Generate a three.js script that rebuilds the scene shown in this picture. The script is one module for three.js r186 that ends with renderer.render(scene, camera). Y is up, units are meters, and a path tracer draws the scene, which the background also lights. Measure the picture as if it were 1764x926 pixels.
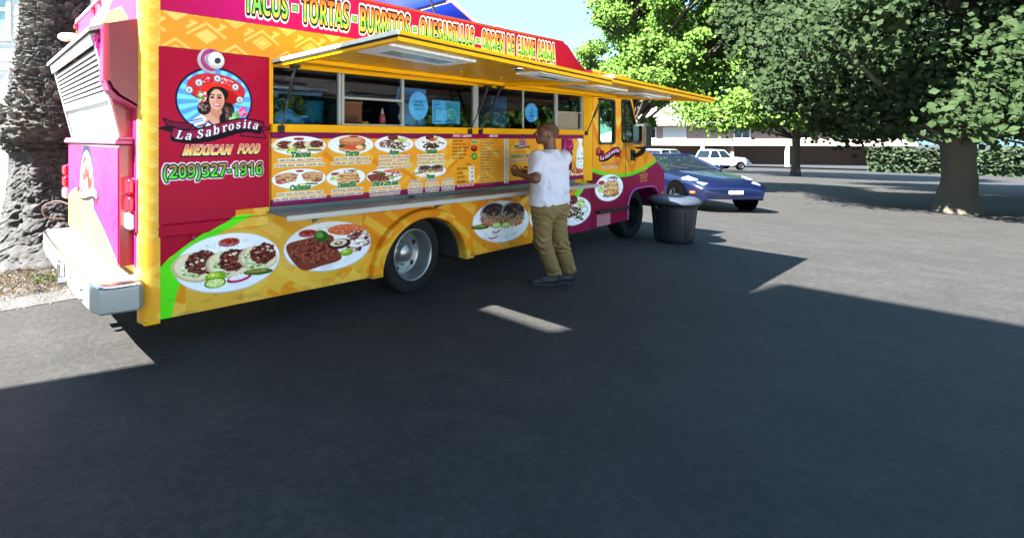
import * as THREE from 'three';
import { mergeGeometries } from 'three/addons/utils/BufferGeometryUtils.js';
import { RoundedBoxGeometry } from 'three/addons/geometries/RoundedBoxGeometry.js';
import { ImprovedNoise } from 'three/addons/math/ImprovedNoise.js';

// ---------------------------------------------------------------- camera, sky, sun, exposure
const scene = new THREE.Scene();
const camera = new THREE.PerspectiveCamera(55.29, 1764 / 926, 0.1, 1200);
const HEAD = 53 * Math.PI / 180;
camera.position.set(0, 1.58, 3.7);
camera.lookAt(Math.cos(HEAD), 1.58, 3.7 - Math.sin(HEAD));
camera.setViewOffset(1764, 926, 282, 224, 1764, 926);          // shifted lens: the horizon lies high and the optical axis left of the middle
camera.updateProjectionMatrix();

const renderer = new THREE.WebGLRenderer({ antialias: true });
renderer.setSize(1024, 537);
renderer.toneMapping = THREE.LinearToneMapping;
renderer.toneMappingExposure = 10.4;
renderer.shadowMap.enabled = true;

const perlin = new ImprovedNoise();
const noise = (x, y, z = 0) => perlin.noise(x + 31.7, y + 17.3, z + 5.1);
const fbm = (x, y, z = 0, o = 4) => { let s = 0, a = .5; for (let i = 0; i < o; i++) { s += a * noise(x, y, z); x *= 2.03; y *= 2.03; z *= 2.03; a *= .5; } return s; };
function rng(seed) { let s = seed | 0; return () => { s = (s + 0x6d2b79f5) | 0; let t = Math.imul(s ^ (s >>> 15), 1 | s); t = (t + Math.imul(t ^ (t >>> 7), 61 | t)) ^ t; return ((t ^ (t >>> 14)) >>> 0) / 4294967296; }; }
const clamp = (v, a, b) => Math.min(b, Math.max(a, v)), mix = (a, b, t) => a + (b - a) * t;
const smooth = (a, b, v) => { const t = clamp((v - a) / (b - a), 0, 1); return t * t * (3 - 2 * t); };

{
  const w = 1024, h = 512, d = new Float32Array(w * h * 4);
  for (let j = 0; j < h; j++) {
    const el = (j + .5) / h * Math.PI - Math.PI / 2, u = Math.max(0, Math.sin(el)), k = Math.pow(1 - u, 3.2);
    for (let i = 0; i < w; i++) {
      const az = i / w * Math.PI * 2, cl = smooth(.05, .5, fbm(Math.cos(az) * 1.6 * Math.cos(el), Math.sin(el) * 4, Math.sin(az) * 1.6 * Math.cos(el), 4) + .08);
      const o = (j * w + i) * 4, b = .68 + .1 * cl;
      d[o] = mix(.085, .122, k) * b + .02 * cl; d[o + 1] = mix(.17, .215, k) * b + .02 * cl; d[o + 2] = mix(.30, .235, k) * b + .02 * cl; d[o + 3] = 1;
      if (el < 0) { d[o] *= .6; d[o + 1] *= .6; d[o + 2] *= .6; }
    }
  }
  const sky = new THREE.DataTexture(d, w, h, THREE.RGBAFormat, THREE.FloatType);
  sky.mapping = THREE.EquirectangularReflectionMapping; sky.magFilter = THREE.LinearFilter; sky.needsUpdate = true;
  scene.background = sky; scene.environment = sky;
}
const SUN = new THREE.Vector3(-.66, .70, -.15).normalize();
const sun = new THREE.DirectionalLight(new THREE.Color().setRGB(1, .965, .91), 5);
sun.position.copy(SUN).multiplyScalar(60); sun.target.position.set(0, 0, 0);
sun.castShadow = true; sun.shadow.mapSize.set(4096, 4096);
Object.assign(sun.shadow.camera, { left: -40, right: 40, top: 40, bottom: -40, near: 1, far: 160 });
scene.add(sun, sun.target);

// ---------------------------------------------------------------- helpers: names, labels, geometry
const taken = {};
function numbered(name) { const n = taken[name] = (taken[name] ?? -1) + 1; return n ? name + '_' + String(n).padStart(3, '0') : name; }
function tag(o, label, category, group, kind) { if (label) o.userData.label = label; if (category) o.userData.category = category; if (group) o.userData.group = group; if (kind) o.userData.kind = kind; return o; }
function shade(o) { o.traverse((m) => { if (m.isMesh) { m.castShadow = true; m.receiveShadow = true; } }); return o; }
function thing(name, label, category, [x, y, z] = [0, 0, 0], turn = 0, group) {
  const o = new THREE.Group(); o.name = numbered(name); o.position.set(x, y, z); o.rotation.y = turn; scene.add(o);
  return tag(o, label, category, group);
}
const flat = (g) => { let r = g.index ? g.toNonIndexed() : g; if (!r.attributes.uv) r.setAttribute('uv', new THREE.BufferAttribute(new Float32Array(r.attributes.position.count * 2), 2)); for (const k of Object.keys(r.attributes)) if (!['position', 'normal', 'uv'].includes(k)) r.deleteAttribute(k); return r; };
const join = (list) => list.length === 1 ? list[0] : mergeGeometries(list.map(flat));
function part(parent, name, geoms, mat, label) {
  const m = new THREE.Mesh(join(Array.isArray(geoms) ? geoms : [geoms]), mat); m.name = name; m.castShadow = m.receiveShadow = true;
  if (label) m.userData.label = label;
  parent.add(m); return m;
}
function parts(parent, name, geoms, mat) { return geoms.map((g) => part(parent, name, g, mat)); }
function solo(name, geoms, mat, label, category, group, kind) { const m = part(scene, numbered(name), geoms, mat); return tag(m, label, category, group, kind); }
function group(parent, name, label) { const g = new THREE.Group(); g.name = name; if (label) g.userData.label = label; parent.add(g); return g; }
// box from its six bounds, chamfered when r > 0
function box(x0, x1, y0, y1, z0, z1, r = 0) {
  const w = x1 - x0, h = y1 - y0, d = z1 - z0, g = r ? new RoundedBoxGeometry(w, h, d, 2, Math.min(r, w / 2.01, h / 2.01, d / 2.01)) : new THREE.BoxGeometry(w, h, d);
  return g.translate((x0 + x1) / 2, (y0 + y1) / 2, (z0 + z1) / 2);
}
function bar(a, b, r, r2 = r, seg = 12) {
  const A = new THREE.Vector3(...a), B = new THREE.Vector3(...b), d = B.clone().sub(A), g = new THREE.CylinderGeometry(r2, r, d.length(), seg);
  g.applyQuaternion(new THREE.Quaternion().setFromUnitVectors(new THREE.Vector3(0, 1, 0), d.normalize()));
  return g.translate((A.x + B.x) / 2, (A.y + B.y) / 2, (A.z + B.z) / 2);
}
const tube = (pts, r, n = 40, seg = 8, closed = false) => new THREE.TubeGeometry(new THREE.CatmullRomCurve3(pts.map((p) => new THREE.Vector3(...p)), closed), n, r, seg, closed);
const lathe = (pts, seg = 48) => new THREE.LatheGeometry(pts.map(([r, y]) => new THREE.Vector2(r, y)), seg);
function shape(pts, holes = []) { const s = new THREE.Shape(pts.map((p) => new THREE.Vector2(...p))); for (const h of holes) s.holes.push(h.getPoints ? new THREE.Path(h.getPoints(24)) : new THREE.Path(h.map((p) => new THREE.Vector2(...p)))); return s; }
// a sheet cut to a shape in the x-y plane, thickness t, its front face at z
function sheet(pts, holes, z, t, bevel = 0) {
  const g = new THREE.ExtrudeGeometry(shape(pts, holes), { depth: t - 2 * bevel, bevelEnabled: bevel > 0, bevelThickness: bevel, bevelSize: bevel, bevelOffset: -bevel, bevelSegments: 2, curveSegments: 24 });
  return metreUV(g.translate(0, 0, z - t + bevel), 0, 1);
}
const rect = (x0, y0, x1, y1) => [[x0, y0], [x1, y0], [x1, y1], [x0, y1]];
function roundRect(x0, y0, x1, y1, r, n = 6) { const p = []; for (const [cx, cy, a] of [[x1 - r, y1 - r, 0], [x0 + r, y1 - r, 90], [x0 + r, y0 + r, 180], [x1 - r, y0 + r, 270]]) for (let i = 0; i <= n; i++) { const t = (a + 90 * i / n) * Math.PI / 180; p.push([cx + r * Math.cos(t), cy + r * Math.sin(t)]); } return p; }
// a strip swept along z through a polyline in x-y, with thickness
function strip(poly, z0, z1, t) {
  const out = [...poly], back = poly.map(([x, y], i) => {
    const a = poly[Math.max(0, i - 1)], b = poly[Math.min(poly.length - 1, i + 1)], l = Math.hypot(b[0] - a[0], b[1] - a[1]);
    return [x + (b[1] - a[1]) / l * -t * -1, y - (b[0] - a[0]) / l * t];
  }).reverse();
  const g = new THREE.ExtrudeGeometry(shape([...out, ...back]), { depth: z1 - z0, bevelEnabled: false });
  return g.translate(0, 0, z0);
}
// uv of a mesh from two axes, in metres
function metreUV(g, ax, ay, s = 1) { const p = g.attributes.position, uv = new Float32Array(p.count * 2), c = [p.getX, p.getY, p.getZ]; for (let i = 0; i < p.count; i++) { uv[2 * i] = c[ax].call(p, i) * s; uv[2 * i + 1] = c[ay].call(p, i) * s; } g.setAttribute('uv', new THREE.BufferAttribute(uv, 2)); return g; }

// ---------------------------------------------------------------- materials
const rgb = (r, g, b) => new THREE.Color().setRGB(r, g, b);
const std = (color, roughness = .6, metalness = 0, extra = {}) => new THREE.MeshStandardMaterial({ color, roughness, metalness, ...extra });
function dataTex(n, f, { srgb = false, repeat = 1 } = {}) {
  const d = new Uint8Array(n * n * 4);
  for (let y = 0; y < n; y++) for (let x = 0; x < n; x++) { const v = f(x, y, n), o = (y * n + x) * 4; if (typeof v === 'number') d[o] = d[o + 1] = d[o + 2] = clamp(v, 0, 255); else { d[o] = clamp(v[0], 0, 255); d[o + 1] = clamp(v[1], 0, 255); d[o + 2] = clamp(v[2], 0, 255); } d[o + 3] = 255; }
  const t = new THREE.DataTexture(d, n, n); t.magFilter = THREE.LinearFilter; t.wrapS = t.wrapT = THREE.RepeatWrapping; t.repeat.set(repeat, repeat); if (srgb) t.colorSpace = THREE.SRGBColorSpace; t.needsUpdate = true; return t;
}
// tiling value noise
function tileNoise(n, cell, seed) {
  const m = n / cell, r = rng(seed), v = Float32Array.from({ length: m * m }, () => r());
  return (x, y) => { const fx = x / cell, fy = y / cell, i = Math.floor(fx), j = Math.floor(fy), a = smooth(0, 1, fx - i), b = smooth(0, 1, fy - j), g = (p, q) => v[((q + m) % m) * m + (p + m) % m]; return mix(mix(g(i, j), g(i + 1, j), a), mix(g(i, j + 1), g(i + 1, j + 1), a), b); };
}
const smudge = (() => { const n = 512, a = tileNoise(n, 128, 1), b = tileNoise(n, 32, 2), c = tileNoise(n, 8, 3); return (x, y) => a(x, y) * .5 + b(x, y) * .3 + c(x, y) * .2; })();
const smudgeTex = dataTex(512, (x, y) => 150 + 90 * smudge(x, y), { repeat: .6 });
const M = {
  yellow: new THREE.MeshPhysicalMaterial({ color: '#e2a204', roughness: .42, roughnessMap: smudgeTex, clearcoat: .04, clearcoatRoughness: .2, specularIntensity: .3 }),
  magenta: new THREE.MeshPhysicalMaterial({ color: '#94094c', roughness: .5, clearcoat: .1, clearcoatRoughness: .25 }),
  red: new THREE.MeshPhysicalMaterial({ color: '#740614', roughness: .3, clearcoat: .5, clearcoatRoughness: .15 }),
  white: std('#e6e4de', .55), offWhite: std('#d9d6c8', .5), black: std('#101012', .55), rubber: std('#0b0b0c', .85), gasket: std('#0c0c0d', .6),
  alu: std('#a2a49e', .42, .2, { roughnessMap: smudgeTex }), steel: std('#868c8b', .40, .7, { roughnessMap: smudgeTex }), chrome: std('#dadcdc', .16, 1),
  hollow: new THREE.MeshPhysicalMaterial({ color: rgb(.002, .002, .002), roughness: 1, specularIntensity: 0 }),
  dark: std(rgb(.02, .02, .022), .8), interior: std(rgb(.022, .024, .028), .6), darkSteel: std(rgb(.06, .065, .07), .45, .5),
};
const pane = (color, rough = .02) => new THREE.MeshPhysicalMaterial({ color, roughness: rough, transmission: 1, thickness: 0, ior: 1.6, metalness: 0 });
M.tint = pane(rgb(.26, .60, .86)); M.clear = pane(rgb(.86, .93, .9)); M.cabGlass = pane(rgb(.46, .68, .54));

// ---------------------------------------------------------------- prints: flat artwork on the wrap of the truck, drawn in metres
function canvasM(x0, y0, w, h, ppm) {
  const cv = document.createElement('canvas'); cv.width = Math.round(w * ppm); cv.height = Math.round(h * ppm);
  const c = cv.getContext('2d'); c.setTransform(ppm, 0, 0, -ppm, -x0 * ppm, (y0 + h) * ppm);
  c.mat = (o = {}) => {
    const t = new THREE.CanvasTexture(cv); t.colorSpace = THREE.SRGBColorSpace; t.wrapS = t.wrapT = THREE.ClampToEdgeWrapping; t.repeat.set(1 / w, 1 / h); t.offset.set(-x0 / w, -y0 / h);
    return new THREE.MeshPhysicalMaterial({ map: t, roughness: .5, clearcoat: .02, clearcoatRoughness: .12, specularIntensity: .16, ...o });
  };
  return c;
}
const poly = (c, pts, fill, stroke, lw) => { c.beginPath(); pts.forEach(([x, y], i) => i ? c.lineTo(x, y) : c.moveTo(x, y)); c.closePath(); if (fill) { c.fillStyle = fill; c.fill(); } if (stroke) { c.strokeStyle = stroke; c.lineWidth = lw; c.stroke(); } };
const ell = (c, x, y, rx, ry, fill, rot = 0, stroke, lw) => { c.beginPath(); c.ellipse(x, y, rx, ry, rot, 0, 7); if (fill) { c.fillStyle = fill; c.fill(); } if (stroke) { c.strokeStyle = stroke; c.lineWidth = lw; c.stroke(); } };
const curve = (c, pts, close = true) => { c.beginPath(); const n = pts.length; c.moveTo(...pts[0]); for (let i = 0; i < n - (close ? 0 : 1); i++) { const p0 = pts[(i - 1 + n) % n], p1 = pts[i], p2 = pts[(i + 1) % n], p3 = pts[(i + 2) % n], a = !close && i === 0 ? p1 : p0, b = !close && i === n - 2 ? p2 : p3; c.bezierCurveTo(p1[0] + (p2[0] - a[0]) / 6, p1[1] + (p2[1] - a[1]) / 6, p2[0] - (b[0] - p1[0]) / 6, p2[1] - (b[1] - p1[1]) / 6, p2[0], p2[1]); } if (close) c.closePath(); };
// text whose baseline starts at x, y; height of its capitals h; squeezed to width w
function txt(c, s, x, y, w, h, { font = 'bold 100px sans-serif', fill = '#111', strokes = [], skew = 0, align = 'left', rot = 0 } = {}) {
  c.save(); c.translate(x, y); if (rot) c.rotate(rot); c.font = font; c.textAlign = align; c.lineJoin = 'round';
  const k = h / 72, tw = c.measureText(s).width, kx = w ? w / tw : k;
  c.transform(kx, 0, -skew * k, -k, 0, 0);
  for (const [col, lw, dx = 0, dy = 0] of strokes) { c.strokeStyle = col; c.lineWidth = lw; c.save(); c.translate(dx, dy); c.strokeText(s, 0, 0); c.restore(); }
  if (Array.isArray(fill)) { const g = c.createLinearGradient(0, -76, 0, 2); fill.forEach((f, i) => g.addColorStop(i / (fill.length - 1), f)); c.fillStyle = g; } else c.fillStyle = fill;
  c.fillText(s, 0, 0); c.restore();
}
const pickC = (r, list) => list[Math.floor(r() * list.length)];
// a heap of small bits of food
function heap(c, r, x, y, rx, ry, colors, n, s) {
  for (let i = 0; i < n; i++) { const a = r() * 6.283, q = Math.sqrt(r()), px = x + Math.cos(a) * rx * q, py = y + Math.sin(a) * ry * q, k = s * (.5 + r()); c.save(); c.translate(px, py); c.rotate(r() * 6); poly(c, [[-k, -k * .4], [0, -k * .8], [k, -k * .2], [k * .6, k * .6], [-k * .5, k * .5]], pickC(r, colors)); c.restore(); }
}
const MEAT = ['#3a1712', '#54241a', '#6b2f20', '#2a0f0d', '#7d3f2c', '#4a1e22'];
function lime(c, x, y, s) { ell(c, x, y, s, s * .85, '#3f7d12'); ell(c, x, y, s * .85, s * .72, '#cfe07a'); for (let i = 0; i < 8; i++) { const a = i / 8 * 6.283; c.strokeStyle = '#eef3c0'; c.lineWidth = s * .07; c.beginPath(); c.moveTo(x, y); c.lineTo(x + Math.cos(a) * s * .8, y + Math.sin(a) * s * .68); c.stroke(); } }
function wholeLime(c, x, y, s) { ell(c, x, y, s, s * .9, '#7fa51c'); ell(c, x - s * .2, y + s * .25, s * .6, s * .5, '#b3d23a'); ell(c, x - s * .3, y + s * .4, s * .2, s * .14, '#e2efa0'); }
function salsa(c, x, y, s) { ell(c, x, y - s * .25, s, s * .62, '#8a3440'); ell(c, x, y, s, s * .62, '#c77a7e'); ell(c, x, y, s * .86, s * .5, '#8c1f1c'); heap(c, rng(9), x, y, s * .7, s * .4, ['#a83a28', '#6d1512', '#c55a40'], 20, s * .12); }
function radish(c, x, y, s) { ell(c, x, y - s * .1, s, s * .55, '#b3123f', .25); ell(c, x, y + s * .08, s * .85, s * .42, '#f3e9ef', .25); }
function pickle(c, x, y, s, rot = 0) { ell(c, x, y, s, s * .36, '#46591a', rot); ell(c, x - s * .1, y + s * .1, s * .75, s * .16, '#7f8f38', rot); ell(c, x + s * .3, y + s * .14, s * .2, s * .05, '#c5c78a', rot); }
function food(c, kind, x, y, rx, ry, rot = 0, seed = 1) {
  const r = rng(seed); c.save(); c.translate(x, y); c.rotate(rot);
  ell(c, 0, 0, rx, ry, '#b9c2d0'); ell(c, 0, .01 * ry, rx * .985, ry * .975, '#e9eef4'); ell(c, 0, .05 * ry, rx * .78, ry * .72, '#dde4ee'); ell(c, 0, .03 * ry, rx * .76, ry * .70, '#f1f4f8');
  c.scale(rx, ry);
  if (kind === 'tacos') {
    salsa(c, -.03, .72, .2);
    for (const [tx, ty, k] of [[-.55, .05, 1], [.02, .02, .95], [.6, .12, .9]]) {
      ell(c, tx - .05, ty - .08, .42 * k, .52 * k, '#c8b48c', .5); ell(c, tx - .03, ty - .05, .39 * k, .48 * k, '#e6d6b0', .5);
      heap(c, r, tx - .1, ty - .1, .22, .3, ['#7fae58', '#b5cf88', '#e9efdc', '#4f7a2f'], 90, .035); heap(c, r, tx + .04, ty + .06, .27 * k, .38 * k, MEAT, 340, .045); heap(c, r, tx + .02, ty + .1, .2, .3, ['#9a4a34', '#5a2018', '#e4dcc8'], 26, .04);
    }
    wholeLime(c, -.26, -.42, .19); lime(c, -.27, -.62, .2); radish(c, .18, -.55, .24); pickle(c, .56, -.45, .3, -.1);
  } else if (kind === 'asada') {
    curve(c, [[-.95, .1], [-.6, .35], [0, .45], [.12, .0], [.28, -.55], [-.15, -.75], [-.62, -.8]]); c.fillStyle = '#7c3a2a'; c.fill(); heap(c, r, -.35, -.15, .48, .45, ['#6a2b20', '#8d4733', '#9c5a44', '#5b231c', '#a2503c', '#3e1812'], 620, .036);
    salsa(c, -.5, .6, .2); ell(c, .38, .62, .45, .22, '#d0623c', -.05); heap(c, r, .38, .62, .42, .2, ['#e0835a', '#c9532c', '#e89a70'], 220, .026);
    heap(c, r, .66, .12, .3, .42, ['#6a3038', '#8a4a48', '#efe6e2', '#5a2429', '#d9c7c6'], 190, .045); heap(c, r, .66, .02, .18, .16, ['#f6f1ec', '#ffffff'], 40, .04);
    ell(c, -.2, .42, .16, .24, '#2c5a1e', .3); ell(c, -.24, .48, .08, .12, '#5f9a3c', .3); ell(c, .22, .05, .27, .2, '#3b211c', .2); ell(c, .2, .1, .2, .14, '#e8dcc0', .2); ell(c, .2, .08, .1, .07, '#6b4a2a', .2); ell(c, .2, .1, .05, .035, '#efe6cf', .2); wholeLime(c, .4, -.32, .16);
  } else if (kind === 'papas') {
    for (const q of [-.32, .38]) { ell(c, q, .42, .44, .5, '#8b93a8', .3 * q); ell(c, q + .02, .5, .38, .36, '#33242a', .2 * q); heap(c, r, q, .2, .42, .36, ['#8d8469', '#a09678', '#c07a5c', '#b8a888', '#77705a', '#5a4a3c'], 380, .038); heap(c, r, q, -.08, .38, .14, ['#c46a4e', '#d98b6a', '#b04a38'], 60, .05); heap(c, r, q, .55, .3, .22, ['#241a20', '#453038', '#5d4a44'], 60, .06); }
    pickle(c, -.74, -.2, .3, 0); lime(c, -.2, -.15, .17); lime(c, .14, -.17, .17); radish(c, -.2, -.42, .14); radish(c, -.3, -.68, .16);
  } else if (kind === 'sopes' || kind === 'tostadas') {
    ell(c, -.08, .78, .26, .32, '#4e2028'); ell(c, -.08, .8, .2, .22, '#6b2a2e');
    if (kind === 'sopes') { heap(c, r, -.35, .05, .4, .45, ['#a02a30', '#2e3a22', '#efeae6', '#c2444a', '#1f241c', '#5b7a3a', '#f4f1ee', '#502024'], 300, .06); heap(c, r, .15, -.15, .4, .4, ['#2b3320', '#eceae4', '#3d4f2a', '#6a2a2c', '#222', '#f1eeea'], 260, .06); heap(c, r, .38, .48, .26, .26, ['#b5c96a', '#dce6a8', '#92ad48'], 50, .08); ell(c, .58, .0, .2, .22, '#eef1f0', 0, '#5a4a44', .03); pickle(c, .35, -.55, .26, -.9); }
    else { heap(c, r, 0, .1, .5, .3, ['#f1efe9', '#d9d6cc', '#ffffff', '#8a4a40', '#cfc4b4'], 160, .09); heap(c, r, 0, -.3, .45, .32, ['#2a2f22', '#4a2a26', '#202018', '#ece8e2', '#5a6a34'], 170, .09); heap(c, r, .3, .62, .16, .2, ['#9fc04a', '#c5d888'], 30, .08); pickle(c, .65, .1, .24, -.5); heap(c, r, .1, .5, .2, .12, ['#c0462e'], 20, .07); }
  } else if (kind === 'torta') {
    ell(c, .05, -.35, .6, .46, '#c99468'); ell(c, .05, -.1, .6, .34, '#5f6e2c'); heap(c, r, .05, -.12, .56, .18, ['#7b3a26', '#4c6a28', '#3c3a1a', '#8a5a34'], 90, .08); ell(c, .05, -.28, .36, .22, '#dd4a36'); ell(c, .35, -.22, .16, .2, '#e8cf9a'); ell(c, .05, .22, .58, .24, '#7d4426'); ell(c, .05, .42, .58, .46, '#bf7a4a'); ell(c, .02, .56, .42, .26, '#d79a6c'); ell(c, .1, .86, .2, .1, '#8a3a2a');
  } else if (kind === 'halves') {
    for (const s of [-1, 1]) { curve(c, [[s * .06, .35], [s * .3, .62], [s * .8, .5], [s * .88, .0], [s * .72, -.35], [s * .3, -.1]]); c.fillStyle = '#c08a62'; c.fill(); heap(c, r, s * .5, .3, .32, .24, ['#cf9c74', '#a86c48', '#d8ac86'], 60, .08); curve(c, [[s * .1, .15], [s * .82, -.12], [s * .74, -.42], [s * .4, -.3]]); c.fillStyle = '#9c4a3a'; c.fill(); heap(c, r, s * .48, -.12, .34, .16, ['#c0504a', '#e0c08a', '#6a2a22', '#8aa04a'], 80, .06); }
    salsa(c, 0, .78, .15); lime(c, .12, -.62, .17); pickle(c, .45, -.55, .26, -.15); radish(c, -.2, -.68, .12);
  } else {
    salsa(c, -.55, .45, .22); heap(c, r, -.6, -.05, .16, .22, ['#a8c45a', '#d0de96'], 30, .08); for (const [ty, s] of [[.3, .85], [-.1, 1], [-.4, .95]]) { curve(c, [[-.5 * s, ty - .2], [-.1, ty + .22], [.5, ty + .2], [.72 * s, ty - .15], [.1, ty - .28]]); c.fillStyle = pickC(r, ['#c8904f', '#d8a76a', '#b87a44']); c.fill(); heap(c, r, .1, ty - .18, .55, .1, ['#7a3420', '#a9542c', '#e6d2a0', '#582016'], 80, .05); heap(c, r, .1, ty + .05, .5, .12, ['#e0b478', '#c48a4c', '#edcf9c'], 40, .06); }
    ell(c, .12, .62, .24, .17, '#efe6ee', -.2, '#8a2a58', .04); heap(c, r, .3, .7, .3, .1, ['#3f5a22', '#5d7a34'], 20, .06);
  }
  for (let i = 0; i < 420; i++) { const a = r() * 6.283, q = Math.sqrt(r()) * .8, dk = r() < .6; ell(c, Math.cos(a) * q, Math.sin(a) * q, .008 + .022 * r(), .006 + .014 * r(), dk ? `rgba(30,12,8,${.1 + .2 * r()})` : `rgba(255,244,220,${.1 + .22 * r()})`, r() * 3); }
  c.restore();
}
// woven pattern of chevrons and lozenges
function weave(c, x0, y0, x1, y1, k, a, b, a2, seed) {
  c.save(); c.beginPath(); c.rect(x0, y0, x1 - x0, y1 - y0); c.clip(); c.fillStyle = a; c.fillRect(x0, y0, x1 - x0, y1 - y0);
  const r = rng(seed), P = k * 4;
  for (let X = x0 - P; X < x1 + P; X += P) for (let Y = y0 - P; Y < y1 + P; Y += P * .62) {
    const L = (u, v) => [X + u * k, Y + v * k * .62];
    for (const [cx, cy] of [[0, 0], [2, 2]]) {
      poly(c, [L(cx - .8, cy), L(cx, cy + .8), L(cx + .8, cy), L(cx, cy - .8)], b);
      c.strokeStyle = b; c.lineWidth = k * .16; c.beginPath(); c.moveTo(...L(cx - 1.35, cy)); c.lineTo(...L(cx, cy + 1.35)); c.lineTo(...L(cx + 1.35, cy)); c.stroke();
      if (r() < .6) { c.strokeStyle = a2; c.lineWidth = k * .12; c.beginPath(); c.moveTo(...L(cx - .5, cy)); c.lineTo(...L(cx, cy + .5)); c.lineTo(...L(cx + .5, cy)); c.lineTo(...L(cx, cy - .5)); c.closePath(); c.stroke(); }
    }
    for (const [cx, cy] of [[1, 1], [3, 1]]) { c.strokeStyle = b; c.lineWidth = k * .2; c.beginPath(); c.moveTo(...L(cx - .35, cy - .35)); c.lineTo(...L(cx + .35, cy + .35)); c.stroke(); poly(c, [L(cx - .2, cy + .35), L(cx, cy + .55), L(cx + .2, cy + .35), L(cx, cy + .15)], b); }
  }
  c.restore();
}
// broad crossing ribbons, light on dark
function ribbons(c, x0, y0, x1, y1, base, bands, seed, k = .13) {
  c.save(); c.beginPath(); c.rect(x0, y0, x1 - x0, y1 - y0); c.clip(); c.fillStyle = base; c.fillRect(x0, y0, x1 - x0, y1 - y0);
  const r = rng(seed);
  for (let i = 0; i < (x1 - x0) / k * 2.2; i++) {
    const x = x0 + r() * (x1 - x0), y = y0 + r() * (y1 - y0), s = r() < .5 ? 1 : -1, l = k * (1 + 3 * r()), w = k * (.35 + .4 * r());
    const ux = .85, uy = .52 * s, vx = -.5 * s, vy = .86;
    poly(c, [[x, y], [x + ux * l, y + uy * l], [x + ux * l + vx * w, y + uy * l + vy * w], [x + vx * w, y + vy * w]], pickC(r, bands));
  }
  c.restore();
}
// the round emblem: a smiling woman under a wide red sombrero before blue rays
function emblem(c, x, y, rx, ry) {
  c.save(); c.translate(x, y); c.scale(rx, ry);
  ell(c, 0, 0, 1.0, 1.0, '#10142e'); c.save(); c.beginPath(); c.ellipse(0, 0, .95, .94, 0, 0, 7); c.clip();
  c.fillStyle = '#78d2f2'; c.fillRect(-1, -1, 2, 2); for (let i = 0; i < 18; i++) { const a = i / 18 * 6.283; poly(c, [[0, 0], [Math.cos(a) * 2, Math.sin(a) * 2], [Math.cos(a + .175) * 2, Math.sin(a + .175) * 2]], '#5b96ea'); }
  const r = rng(4);
  ell(c, .04, .34, .76, .46, '#7c1418', -.14); ell(c, .04, .36, .75, .44, '#c9242a', -.14); heap(c, r, .0, .58, .5, .14, ['#e8b9b4', '#d9d2d6', '#b01c22'], 90, .025);
  ell(c, .12, .2, .55, .33, '#e02a1e', -.14); ell(c, .22, .12, .4, .24, '#a81512', -.14);
  for (const [mx, my] of [[-.42, .5], [.05, .66], [.53, .44], [.65, .05], [-.66, .27]]) { ell(c, mx, my, .1, .12, '#6c6a70'); ell(c, mx, my + .01, .08, .09, '#d9d9d4'); ell(c, mx, my, .04, .05, '#8d8d8c'); }
  ell(c, .02, .08, .26, .34, '#1c1010'); ell(c, .1, .2, .24, .22, '#1c1010'); ell(c, .02, .33, .1, .05, '#4a3a36');
  curve(c, [[-.45, -.55], [-.1, -.28], [.2, -.28], [.34, -.72], [.2, -1], [-.3, -1]]); c.fillStyle = '#d99a80'; c.fill(); curve(c, [[-.1, -.1], [.18, -.15], [.2, -.6], [.05, -.55], [-.12, -.4]]); c.fillStyle = '#c98468'; c.fill();
  ell(c, -.29, -.24, .17, .2, '#241414'); ell(c, .33, -.26, .17, .22, '#241414'); ell(c, .3, -.56, .2, .24, '#1d1011'); heap(c, r, -.29, -.24, .12, .14, ['#5d4640', '#8d7468'], 12, .05); heap(c, r, .33, -.4, .14, .3, ['#4a3430', '#6d5448'], 16, .05);
  ell(c, .04, .02, .2, .32, '#c98a6c'); ell(c, .03, .03, .19, .3, '#e0a688'); ell(c, .1, -.02, .1, .2, '#d08a70'); ell(c, -.04, -.06, .06, .06, '#e88f80'); ell(c, .13, -.06, .05, .06, '#da8070');
  for (const ex of [-.08, .1]) { ell(c, ex, .09, .05, .03, '#241a1a'); c.strokeStyle = '#20120f'; c.lineWidth = .025; c.beginPath(); c.ellipse(ex, .13, .07, .05, 0, .5, 2.7); c.stroke(); }
  ell(c, .03, -.13, .08, .045, '#a3202c'); ell(c, .03, -.12, .065, .022, '#fff4ee');
  ell(c, -.34, .1, .12, .16, '#f0e6da'); heap(c, r, -.34, .12, .12, .2, ['#ffffff', '#d6343a', '#5c8a3a', '#f4d9d2', '#b8242c'], 46, .05);
  poly(c, [[-.66, -.66], [-.36, -.42], [-.22, -.56], [-.5, -.9]], '#e9e4d4'); ['#1f2f7a', '#2f7fd0', '#e9e4d4', '#19245e', '#58b8c8'].forEach((col, i) => poly(c, [[-.66 + i * .05, -.66 - i * .05], [-.6 + i * .05, -.61 - i * .05], [-.3 + i * .03, -.52 - i * .06], [-.36 + i * .03, -.57 - i * .06]], col));
  poly(c, [[-.4, -.9], [-.18, -.6], [.0, -.78], [-.2, -1]], '#1d2766'); poly(c, [[-.3, -.86], [-.2, -.66], [-.1, -.74], [-.2, -.94]], '#efe2d0'); poly(c, [[-.12, -.96], [.02, -.78], [.12, -.86], [0, -1]], '#e8c23a');
  heap(c, r, .72, -.32, .12, .14, ['#e85a8c', '#d23a74', '#f28aa8'], 50, .05); heap(c, r, .52, -.56, .12, .2, ['#7fc06a', '#a8dc8a', '#5a9a48'], 36, .06); heap(c, r, .45, -.7, .22, .1, ['#d8282c', '#ee5a4a', '#f2a23a'], 50, .06);
  c.restore(); c.restore();
}
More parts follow.
